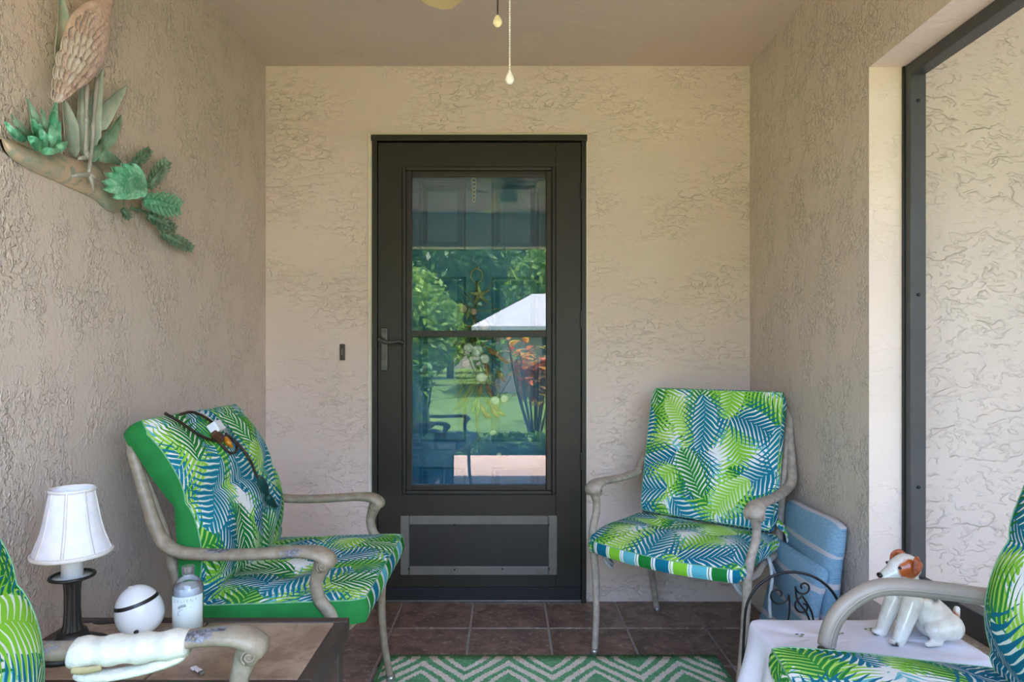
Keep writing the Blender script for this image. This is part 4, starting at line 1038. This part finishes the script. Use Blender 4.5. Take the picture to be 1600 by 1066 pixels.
# ------------------------------------------------------------------ metal bird wall sculpture (left wall)
def patina(name, c1, c2, c3=None, sc=18.0, rough=.45):
    n = NT(name); c = n.co(); a = n.noise(c, sc, 4, .6); b = n.noise(c, sc*5, 3)
    col = n.mix(n.step(a, .35, .68), c1, c2)
    if c3: col = n.mix(n.math('MULTIPLY', n.step(b, .50, .66), .7), col, c3)
    return n.bsdf(col, rough, .5, .15, n.bump(b, .3, .003))
M['leaf_sea'] = patina('seafoam_patina', rgb(158, 182, 166), rgb(194, 206, 190), rgb(190, 178, 158))
M['leaf_grn'] = patina('green_patina', rgb(84, 170, 130), rgb(140, 206, 170), rgb(176, 222, 196))
M['leaf_drk'] = patina('dark_green_patina', rgb(86, 128, 104), rgb(140, 176, 150), rgb(140, 128, 106))
M['feather'] = patina('pink_feather_paint', rgb(222, 192, 180), rgb(238, 218, 208), rgb(194, 158, 146), 26)
M['feather2'] = patina('pale_feather_paint', rgb(236, 220, 208), rgb(246, 236, 228), rgb(222, 194, 182), 26)
M['bird_leg'] = patina('grey_leg_paint', rgb(160, 158, 154), rgb(182, 178, 172), None, 30)
M['log'] = patina('driftwood_paint', rgb(218, 190, 166), rgb(172, 172, 152), rgb(134, 162, 146), 8)
EX = .394
def LW(zx, zy, off):
    """wall-sculpture point: sketch coordinate -> wall plane, off = distance from the wall"""
    px, py = zx*EX, zy*EX; X = XL + off; D = -X/(793-px)*F
    p = at(px, py, D); return Vector((XL + off, p.y, p.z))
art = thing('bird_sculpture', 'painted metal wading bird among leaves hung on the left wall', 'wall sculpture', LW(340, 560, 0.0))
AO = art.location
def blade_mesh(mb, base, tip, width, o0=.012, o1=.020, ob=.012, curve=0.0, n=9, shape=.7, thick=.0022, cup=.008, skew=.5):
    """leaf blade from base to tip (sketch coords), belly lifted off the wall; curve = sideways bend"""
    p, q = np.array(base, float), np.array(tip, float); d = q-p; L = np.linalg.norm(d); nrm = np.array((-d[1], d[0]))/L
    F_, B_ = [], []
    for i in range(n):
        f = i/(n-1); c = p + d*f + nrm*curve*math.sin(PI*f)
        w = width/2*(math.sin(PI*min(1, max(0.02, f**skew*.97+.02))))**shape if i < n-1 else .6
        off = o0*(1-f)+o1*f + ob*math.sin(PI*f)
        for s in (-1, 0, 1):
            a = c + nrm*w*s; off2 = off + (cup if s == 0 else 0)*math.sin(PI*min(.95, f+.05))
            v = LW(a[0], a[1], off2) - AO; F_.append(v); B_.append(v - Vector((thick, 0, 0)))
    fs = [(i*3+s, i*3+s+1, (i+1)*3+s+1, (i+1)*3+s) for i in range(n-1) for s in range(2)]
    b0 = mb.add(F_, fs); b1 = mb.add(B_, [f[::-1] for f in fs])
    rg = [i*3 for i in range(n)] + [(n-1)*3+1] + [i*3+2 for i in range(n-1, -1, -1)] + [1]
    mb.f += [(b0+rg[a], b1+rg[a], b1+rg[(a+1) % len(rg)], b0+rg[(a+1) % len(rg)]) for a in range(len(rg))]; mb.mi += [0]*len(rg)
def ablade(name, mat, *a, **k):
    mb = MB(); blade_mesh(mb, *a, **k); return mb.build(name, mat, art)
for base, tip, w, cv, mt in (((244, 262), (240, -30), 66, 14, 'leaf_sea'), ((236, 352), (212, 250), 30, 5, 'leaf_drk'), ((300, 620), (252, 388), 66, 8, 'leaf_sea'), ((330, 620), (322, 330), 56, 6, 'leaf_sea'),
                             ((362, 620), (408, 270), 70, -10, 'leaf_sea'), ((384, 520), (508, 336), 66, -8, 'leaf_sea'), ((385, 600), (482, 455), 56, 16, 'leaf_drk'), ((380, 610), (490, 655), 52, -6, 'leaf_drk'), ((350, 640), (420, 560), 46, 0, 'leaf_drk')):
    ablade('tall_leaf', M[mt], base, tip, w, .012, .022, .012, cv)
# rosette on the left
for base, tip, w, cv in (((165, 560), (106, 388), 34, 8), ((150, 560), (44, 452), 34, -10), ((120, 555), (20, 480), 40, -14), ((185, 560), (164, 425), 26, 6), ((160, 565), (122, 440), 44, 6), ((215, 570), (226, 398), 44, -8), ((225, 585), (240, 480), 40, -6)):
    ablade('rosette_blade', M['leaf_grn' if w > 36 else 'leaf_drk'], base, tip, w, .02, .03, .012, cv)
for base, tip, w in (((165, 592), (112, 538), 48), ((185, 592), (160, 505), 40), ((200, 592), (205, 495), 40), ((215, 598), (270, 560), 36), ((160, 596), (250, 596), 32)):
    ablade('curled_petal', M['leaf_grn'], base, tip, w, .03, .05, .018, 4, cup=.014)
# driftwood log
mb = MB(); top = [(8, 545), (60, 562), (120, 588), (180, 602), (250, 612), (320, 632), (390, 655), (430, 720), (500, 765), (560, 800)]
bot = [(8, 552), (34, 612), (100, 664), (165, 694), (240, 726), (320, 764), (380, 792), (430, 836), (500, 842), (562, 828)]
n_ = 46; Tp = crom(top, n_); Bt = crom(bot, n_); K = 8; vs = []
for i in range(n_):
    for k_ in range(K+1):
        f = k_/K; a = Tp[i]*(1-f)+Bt[i]*f; bulge = math.sin(PI*f)**.7*math.sin(PI*min(.97, max(.03, i/(n_-1))))**.5
        vs.append(LW(a[0], a[1], .004 + .024*bulge + .003*math.sin(i*1.9+k_*2.3)*bulge) - AO)
fs = [(i*(K+1)+k_, (i+1)*(K+1)+k_, (i+1)*(K+1)+k_+1, i*(K+1)+k_+1) for i in range(n_-1) for k_ in range(K)]
mb.add(vs, fs); back = [v*1 for v in vs]
bk_ = [Vector((.002, v.y, v.z)) for v in vs]; mb.add(bk_, [f[::-1] for f in fs]); nb_ = len(vs)
rg_ = [i*(K+1) for i in range(n_)] + [(n_-1)*(K+1)+k_ for k_ in range(1, K+1)] + [i*(K+1)+K for i in range(n_-2, -1, -1)] + [k_ for k_ in range(K-1, 0, -1)]
for a_ in range(len(rg_)): c_, d_ = rg_[a_], rg_[(a_+1) % len(rg_)]; mb.f.append((c_, nb_+c_, nb_+d_, d_)); mb.mi.append(0)
mb.build('log', M['log'], art)
# bird: body, feathers, neck and head, legs
mb = MB()
def W3(zx, zy, off, r, r2): v = LW(zx, zy, off)-AO; return (v.x, v.y, v.z, r, r2)
tube(mb, [W3(238, 376, .03, .006, .006), W3(268, 320, .035, .032, .018), W3(310, 240, .045, .055, .026), W3(345, 160, .048, .062, .030), W3(375, 90, .045, .048, .028), W3(405, 35, .04, .026, .020), W3(424, 0, .038, .015, .014),
          W3(418, -50, .038, .012, .012), W3(380, -95, .04, .012, .012), W3(360, -140, .04, .014, .014), W3(385, -172, .04, .019, .018), W3(420, -165, .04, .012, .012), W3(455, -130, .04, .004, .004)], 90, 16, up=(1, 0, 0))
bird = mb.build('bird_body', M['feather'], art)
rows = [(0.08, 5), (.2, 6), (.32, 6), (.44, 7), (.56, 7), (.68, 6), (.8, 5), (.9, 4)]
axis = crom([(404, 48), (372, 95), (342, 165), (305, 245), (268, 318), (240, 372)], 60)
wid = crom([(44,), (78,), (96,), (86,), (54,), (12,)], 60)[:, 0]
for f, cnt in rows:
    i = int(f*59); c = axis[i]; t_ = axis[min(59, i+2)] - axis[max(0, i-2)]; t_ /= np.linalg.norm(t_); nn = np.array((-t_[1], t_[0]))
    for j in range(cnt):
        s = (j+.5)/cnt*2-1; b = c + nn*wid[i]*s*.93; L_ = 62 + 10*random.random(); dd = t_*1.0 + nn*(-.22*s) ; dd = dd/np.linalg.norm(dd)
        tp_ = b + dd*L_; oo = .060 + .026*math.sqrt(max(0, 1-s*s)) + .002*(1-f)
        mb = MB(); blade_mesh(mb, b, tp_, 30, oo-.008, oo+.002, .004, 3, n=6, cup=.003, shape=.5, thick=.0015)
        mb.build('feather', M['feather2' if (s > -.3 and f > .25 and random.random() < .75) else 'feather'], bird)
for base, tip in (((345, 330), (340, 625)), ((386, 310), (352, 692))):
    mb = MB(); tube(mb, [W3(*base, .04, .006, .006), W3(base[0]*.6+tip[0]*.4, base[1]*.6+tip[1]*.4, .04, .004, .004), W3((base[0]+tip[0])/2, (base[1]+tip[1])/2, .042, .006, .006), W3((base[0]+tip[0])/2, base[1]*.4+tip[1]*.6, .04, .004, .004), W3(*tip, .045, .005, .005)], 30, 10, up=(1, 0, 0)); lg_ = mb.build('bird_leg', M['bird_leg'], art)
    for ddx, ddy in ((-70, 8), (34, 26), (20, 66)):
        if tip[1] < 650: ddx, ddy = ddx*.45, -abs(ddy)*.5 if ddx > 0 else ddy
        mb = MB(); tube(mb, [W3(tip[0], tip[1], .047, .006, .006), W3(tip[0]+ddx*.6, tip[1]+ddy*.4, .054, .005, .005), W3(tip[0]+ddx, tip[1]+ddy, .048, .002, .002)], 12, 8, up=(1, 0, 0)); mb.build('toe', M['bird_leg'], lg_)
# fern leaves
def fern(mat, base, tip, w, o=.035, lob=7, name='fern_leaf'):
    mb = MB(); p, q = np.array(base, float), np.array(tip, float); d = q-p; L = np.linalg.norm(d); t_ = d/L; nn = np.array((-t_[1], t_[0]))
    blade_mesh(mb, p, q, w*.26, o, o+.006, .010, 0, cup=.006)
    for i in range(lob):
        f = .08 + .82*i/(lob-1); c = p + d*f; l_ = w*.76*(math.sin(PI*(f*.72+.18)))**.8
        for s in (-1, 1):
            dd = t_*.75 + nn*s; dd /= np.linalg.norm(dd); blade_mesh(mb, c - dd*2, c + dd*l_, L/lob*.95, o+.006, o-.004, .004, 2*s, n=5, cup=.002, shape=.55, thick=.0015)
    return mb.build(name, mat, art)
fern(M['leaf_drk'], (515, 670), (598, 592), 44, .03, 6); fern(M['leaf_drk'], (585, 750), (667, 636), 56, .04, 7); fern(M['leaf_grn'], (560, 790), (718, 824), 84, .05, 8)
fern(M['leaf_drk'], (578, 848), (702, 912), 46, .03, 7); fern(M['leaf_drk'], (638, 922), (768, 990), 46, .03, 7); fern(M['leaf_drk'], (485, 826), (516, 866), 34, .035, 4)
mb = MB()   # broad scalloped leaf made of joined lobes
for tx, ty in ((520, 646), (482, 648), (444, 662), (418, 688), (404, 720), (410, 752), (444, 784), (484, 786), (516, 784), (550, 778)):
    blade_mesh(mb, (582, 742), (tx, ty), 42, .06, .060, .014, 0, cup=.006, skew=1.3, shape=.6)
mb.build('scalloped_leaf', M['leaf_grn'], art)
mb = MB(); tube(mb, [W3(520, 826, .02, .004, .004), W3(590, 850, .025, .004, .004), W3(640, 922, .025, .003, .003), W3(700, 958, .02, .002, .002)], 24, 8, up=(1, 0, 0)); mb.build('stem', M['leaf_drk'], art)

# ------------------------------------------------------------------ shell swag on the inner door
def swp(px, py, off): return Vector((ix(px), ID - off, iz(py)))
sw = thing('shell_swag', 'dried swag of shells and starfish hanging behind the storm door glass', 'wreath', swp(746, 690, 0))
SO = sw.location
M['shell'] = plain('cream_shell', rgb(226, 212, 190), .4, .12, 60, .3); M['shell2'] = plain('pink_shell', rgb(206, 162, 146), .45, .2, 60, .3)
M['straw'] = plain('dried_straw', rgb(158, 146, 104), .8, .2, 40); M['twig'] = plain('grey_twig', rgb(108, 96, 84), .8, .2, 40); M['dryleaf'] = plain('dried_red_leaf', rgb(170, 104, 70), .7, .25, 40); M['dryleaf2'] = plain('dried_green_leaf', rgb(138, 150, 112), .7, .2, 40)
mb = MB(); tube(mb, [(*(swp(a, b, c)-SO), r_) for a, b, c, r_ in ((746, 440, .02, .004), (742, 500, .028, .007), (748, 560, .03, .008), (745, 620, .028, .006), (748, 690, .02, .003))], 40, 8); mb.build('stem', M['twig'], sw)
mb = MB(); tube(mb, [(*(swp(745+9*math.cos(a), 432+11*math.sin(a), .012)-SO), .0028) for a in np.linspace(0, 2*PI, 14, endpoint=False)], 40, 8, closed=True); mb.build('hanging_loop', M['hook'], sw)
mb = MB(); tube(mb, [(*(swp(748, 418, .0)-SO), .004), (*(swp(748, 419, .018)-SO), .004), (*(swp(748, 424, .022)-SO), .003)], 12, 8); mb.build('hook', M['alu'], sw)
mb = MB()
for i in range(90):
    a = random.uniform(-.5, .5); y0_ = random.uniform(500, 600); L_ = random.uniform(25, 80); sx = random.choice((-1, -1, 1))
    p0 = swp(745, y0_, .02); p1 = swp(745+sx*random.uniform(8, 22), y0_+L_*.5, .03+random.random()*.02); p2 = swp(745+sx*random.uniform(14, 38), y0_+L_*.9, .01+random.random()*.03)
    tube(mb, [(*(v-SO), .0011) for v in (p0, p1, p2)], 6, 4)
for i in range(40):
    y0_ = random.uniform(560, 470); sx = random.choice((-1, 1)); p0 = swp(745, y0_, .02); p2 = swp(745+sx*random.uniform(12, 36), y0_-random.uniform(0, 40), .02+random.random()*.02)
    tube(mb, [(*(v-SO), .0011) for v in (p0, (p0+p2)/2, p2)], 5, 4)
tag(mb.build('grass_sprays', M['straw'], sw), kind='stuff')
def star(px, py, r_, off):
    mb = MB(); c = swp(px, py, off)-SO
    for k_ in range(5):
        a = PI/2 + k_*2*PI/5 + .1; tube(mb, [(c.x, c.y, c.z, r_*.22, r_*.14), (c.x+math.cos(a)*r_*.5, c.y+.001, c.z+math.sin(a)*r_*.5, r_*.13, r_*.1), (c.x+math.cos(a)*r_, c.y+.002, c.z+math.sin(a)*r_, r_*.04, r_*.04)], 10, 8, up=(0, 1, 0))
    mb.build('starfish', M['straw'], sw)
star(750, 462, .054, .03); star(742, 512, .034, .04)
def scallop(px, py, r_, mat, ang=0.0, off=.05):
    mb = MB(); c = swp(px, py, off)-SO; n_ = 22; vs = [(0, -.25*r_, 0)]
    for ring_ in (.35, .7, 1.0):
        for k_ in range(n_):
            a = 2*PI*k_/n_; rr = r_*ring_*(1+.05*math.cos(a*9)) * (1 if math.sin(a) > -.6 else .9)
            vs.append((rr*math.cos(a), -.25*r_*(1-ring_**2) + .03*r_*math.cos(a*9)*ring_, rr*math.sin(a)))
    vs.append((0, .10*r_, 0)); fs = [(0, 1+(k_+1) % n_, 1+k_) for k_ in range(n_)]
    for q_ in range(2): fs += [(1+q_*n_+k_, 1+q_*n_+(k_+1) % n_, 1+(q_+1)*n_+(k_+1) % n_, 1+(q_+1)*n_+k_) for k_ in range(n_)]
    fs += [(1+2*n_+k_, 1+2*n_+(k_+1) % n_, len(vs)-1) for k_ in range(n_)]
    R_ = Matrix.Rotation(ang, 3, 'Y'); mb.add([R_ @ Vector(v) + c for v in vs], fs); mb.build('shell', mat, sw)
for (px, py, r_, mt) in ((733, 544, .024, 'shell'), (746, 548, .030, 'shell'), (758, 561, .024, 'shell'), (730, 569, .022, 'shell2'), (725, 485, .020, 'shell2'), (741, 489, .016, 'shell2'), (757, 510, .026, 'shell2'), (753, 590, .026, 'shell'),
                         (774, 625, .022, 'shell'), (788, 622, .020, 'shell'), (771, 674, .014, 'shell'), (780, 708, .012, 'shell')):
    scallop(px, py, r_, M[mt], random.uniform(-.6, .6))
def sleaf(px, py, L_, wd, ang, mat, off=.04):
    mb = MB(); c = swp(px, py, off)-SO; d = Vector((math.sin(ang), 0, -math.cos(ang))); n_ = Vector((d.z, 0, -d.x)); vs = []
    for i in range(6):
        f = i/5; w_ = wd*math.sin(PI*min(.98, f*.9+.06)); yy = -.012*math.sin(PI*f)
        for s in (-1, 0, 1): vs.append(c + d*L_*f + n_*w_*s + Vector((0, yy - (.004 if s == 0 else 0), 0)))
    fs = [(i*3+s, i*3+s+1, (i+1)*3+s+1, (i+1)*3+s) for i in range(5) for s in (0, 1)]
    mb.add(vs, fs); o = mb.build('dried_leaf', mat, sw); so_ = o.modifiers.new('t', 'SOLIDIFY'); so_.thickness = .001
for i in range(16):
    sleaf(755+random.uniform(-4, 22), random.uniform(515, 650), .05+random.random()*.03, .010, random.uniform(-.3, 1.3), M['dryleaf'], .03+random.random()*.02)
for i in range(12):
    sleaf(742+random.uniform(-14, 8), random.uniform(470, 640), .05+random.random()*.03, .009, random.uniform(-1.4, .4), M['dryleaf2'], .03+random.random()*.02)

hc = thing('reflection_links', 'added pale links standing for a reflection at the top of the door glass', 'chain', swp(741, 316, .0))  # pale links modelled in place of a reflection in the glass
for i_ in range(6):
    mb = MB(); cz_ = swp(741, 314-6*i_, .012) - hc.location
    tube(mb, [(cz_.x + (.006+.0012*i_)*math.cos(a), cz_.y + (.002 if i_ % 2 else -.002)*math.sin(a), cz_.z + .010*math.sin(a), .0016) for a in np.linspace(0, 2*PI, 10, endpoint=False)], 20, 6, closed=True, up=(0, 1, 0)); mb.build('link', M['chain_white'], hc)
# ------------------------------------------------------------------ the garden in front of the porch (seen mirrored in the door glass)
def grass_mat():
    n = NT('lawn_grass'); c = n.co(); col = n.mix(n.step(n.noise(c, 6.0, 5, .65), .3, .7), rgb(70, 96, 40), rgb(114, 138, 68))
    return n.bsdf(col, .9, .1, 0, n.bump(n.noise(c, 60.0, 3), .6, .03))
M['lawn'] = grass_mat()
def paver_mat():
    n = NT('brick_pavers'); b = n.node('ShaderNodeTexBrick', {'Vector': n.co(), 'Scale': 5.0, 'Mortar Size': .012, 'Color1': rgb(196, 160, 140), 'Color2': rgb(214, 184, 164), 'Mortar': rgb(150, 132, 118)})
    return n.bsdf(b.outputs[0], .85, .2)
M['paver'] = paver_mat()
def leafy(name, c1, c2, tl=.35):
    n = NT(name); geo = n.t.nodes.new('ShaderNodeNewGeometry'); col = n.mix(geo.outputs['Random Per Island'], c1, c2)
    d = n.node('ShaderNodeBsdfPrincipled', {'Base Color': col, 'Roughness': .5}); t_ = n.node('ShaderNodeBsdfTranslucent', {0: col})
    mx = n.node('ShaderNodeMixShader', {0: tl, 1: d.outputs[0], 2: t_.outputs[0]}); n.t.links.new(mx.outputs[0], n.out.inputs[0]); return n.m
M['tree1'] = leafy('tree_foliage', rgb(40, 78, 28), rgb(88, 128, 48)); M['tree2'] = leafy('bright_tree_foliage', rgb(86, 130, 40), rgb(158, 186, 80)); M['redleaf'] = leafy('red_green_foliage', rgb(206, 52, 50), rgb(222, 206, 90), .45); M['greenleaf'] = leafy('shrub_foliage', rgb(40, 84, 34), rgb(104, 146, 60))
M['bark'] = plain('tree_bark', rgb(88, 72, 58), .9, .2, 8, .5); M['roof'] = plain('pale_metal_roof', rgb(180, 176, 174), .5, .05, 3); M['housewall'] = plain('tan_house_wall', rgb(150, 140, 124), .8, .05, 2); M['window_dark'] = plain('dark_window', rgb(50, 56, 60), .1, .05, 3)
mb = MB(); box(mb, (-40, -70, -.20), (40, YF, -.08)); box(mb, (3.25, YF, -.20), (40, -.52, -.08)); struct('ground', mb, M['lawn'], 'green lawn in front of the porch')
mb = MB(); box(mb, (-4.0, -4.55, -.10), (3.0, YF, -.03)); struct('patio_paving', mb, M['paver'], 'sunlit brick paving at the porch front')
def leaves(n, cen, rad, size, shell=.45):
    v = rng.normal(size=(n, 3)); v /= np.linalg.norm(v, axis=1)[:, None]
    rr = (shell + (1-shell)*rng.random(n))**.6; lump = 1 + .22*np.sin(v[:, 0]*5+cen[0])*np.sin(v[:, 1]*4+cen[1]*2)*np.cos(v[:, 2]*5)
    c = np.array(cen) + v*rr[:, None]*lump[:, None]*np.array(rad)
    a = rng.normal(size=(n, 3)); a /= np.linalg.norm(a, axis=1)[:, None]; b = np.cross(a, rng.normal(size=(n, 3))); b /= np.linalg.norm(b, axis=1)[:, None]
    s = size*(.6+.8*rng.random(n))[:, None]
    V = np.stack([c-a*s, c+b*s*.45, c+a*s, c-b*s*.45], 1).reshape(-1, 3)
    return V.tolist(), [(4*i, 4*i+1, 4*i+2, 4*i+3) for i in range(n)]
def tree(label, x, D, h, rx, rz, mat, n=2600, size=.20):
    y = 2.9 - D; t = thing('tree', label, 'tree', (x, y, -.08), 0, 'garden trees behind the lawn')
    mb = MB(); tube(mb, [(0, 0, 0, .22), (.05, 0, h*.3, .16), (-.05, .05, h*.6, .10), (0, 0, h*.85, .04)], 16, 8); mb.build('trunk', M['bark'], t)
    for dx_, dz_, q in ((0, 0, 1.0), (-.55, -.25, .7), (.55, -.2, .7)):
        mb = MB(); vs, fs = leaves(int(n*q), (dx_*rx, 0, h-rz+dz_*rz), (rx*q, rx*.8*q, rz*q), size); mb.add(vs, fs); mb.build('crown', mat, t, smooth=False)
tree('bright green tree above the white roof in the door reflection', 2.7, 33.5, 7.6, 2.3, 2.4, M['tree2'])
tree('tall dark tree left of the white roof in the door reflection', -3.4, 38, 11.0, 3.6, 5.0, M['tree1'], 4200, .26)
tree('dark tree at the far left of the door reflection', -12.5, 36, 10.0, 4.0, 5.0, M['tree1'], 3600, .26)
tree('dark tree behind the white-roofed house', 11.0, 42, 13.0, 4.6, 6.0, M['tree1'], 4200, .28)
tree('bushy tree low behind the middle of the lawn', -4.6, 28, 5.4, 2.2, 2.6, M['tree2'], 2600, .18)
tree('dark tree behind the middle of the garden', 3.0, 52, 16.0, 6.0, 8.0, M['tree1'], 5200, .30)
# neighbour's house with a pale roof
hs = thing('neighbour_house', 'pale house with a white gabled roof across the lawn', 'house', (4.2, 2.9-25, -.08))
mb = MB(); box(mb, (-4.6, -4, 0), (4.6, 3, 2.35)); mb.build('wall', M['housewall'], hs, smooth=False)
mb = MB(); mb.add([(-5.4, 3.7, 2.25), (5.2, 3.7, 2.25), (5.2, -4.6, 2.25), (-5.4, -4.6, 2.25), (-3.2, -.5, 3.75), (3.2, -.5, 3.75), (-5.4, 3.7, 2.12), (5.2, 3.7, 2.12), (5.2, -4.6, 2.12), (-5.4, -4.6, 2.12)],
    [(0, 1, 5, 4), (1, 2, 5), (2, 3, 4, 5), (3, 0, 4), (0, 6, 7, 1), (1, 7, 8, 2), (2, 8, 9, 3), (3, 9, 6, 0), (6, 9, 8, 7)]); mb.build('roof', M['roof'], hs, smooth=False)
for x in (-3.0, 0.5): mb = MB(); box(mb, (x, 3.0, .9), (x+1.2, 3.04, 2.0), .01); mb.build('window', M['window_dark'], hs, smooth=False)
# leafy garden plants
def lance(mb, p, d, L_, w_):
    d = d.normalized(); s = d.cross(Vector((0, 0, 1)));  s = s.normalized() if s.length > .01 else Vector((1, 0, 0)); vs = []
    for i in range(5):
        f = i/4; c = p + d*L_*f + Vector((0, 0, -L_*.45*f*f)); ww = w_*math.sin(PI*min(.97, f*.85+.12))
        vs += [c-s*ww, c+s*ww]
    mb.add(vs, [(2*i, 2*i+1, 2*i+3, 2*i+2) for i in range(4)])
def plant(name, label, x, D, h, n, mat, spread=.25, L_=.38, w_=.045, group=None):
    t = thing(name, label, 'plant', (x, 2.9-D, -.08), 0, group); ms = MB(); mb = MB()
    for i in range(n):
        a = random.uniform(0, 2*PI); r_ = spread*random.random(); hh = h*random.uniform(.65, 1); tx, ty = r_*math.cos(a)*1.6, r_*math.sin(a)*1.6
        tube(ms, [(r_*.3*math.cos(a), r_*.3*math.sin(a), 0, .018), (tx*.7, ty*.7, hh*.5, .014), (tx, ty, hh, .010)], 8, 6)
        for k_ in range(22):
            b = random.uniform(0, 2*PI); zz = hh*(.45+.55*k_/21); f = zz/hh
            lance(mb, Vector((tx*f, ty*f, zz)), Vector((math.cos(b), math.sin(b), random.uniform(.3, 1.1))), L_*random.uniform(.7, 1.1), w_)
    ms.build('stems', M['bark'], t); mb.build('foliage', mat, t, smooth=True)
plant('red_shrub', 'red-tipped shrub nearest the right of the door reflection', .42, 9.6, 1.5, 12, M['redleaf'], .34, .34, .055)
plant('red_shrub', 'second red-tipped shrub right of the lawn, farther from the porch', 1.25, 11.6, 1.75, 12, M['redleaf'], .4, .36, .055)
plant('green_shrub', 'slender green strappy shrub left of the lawn in the door reflection', -1.28, 9.4, 1.15, 9, M['greenleaf'], .24, .42, .04)
plant('green_shrub', 'broad green shrub at the far left beyond the brick paving', -2.6, 10.8, 1.5, 8, M['greenleaf'], .4)
plant('green_shrub', 'green shrub at the foot of the white-roofed house', -.4, 20.0, 1.7, 9, M['greenleaf'], .8, .5, .08)
he = thing('low_hedge', 'low dark border hedge along the brick paving', 'hedge', (0.8, -4.95, -.08))
mb = MB(); vs, fs = leaves(3800, (0, 0, .13), (1.9, .22, .15), .05, .1); mb.add(vs, fs); mb.build('foliage', M['greenleaf'], he, smooth=False)
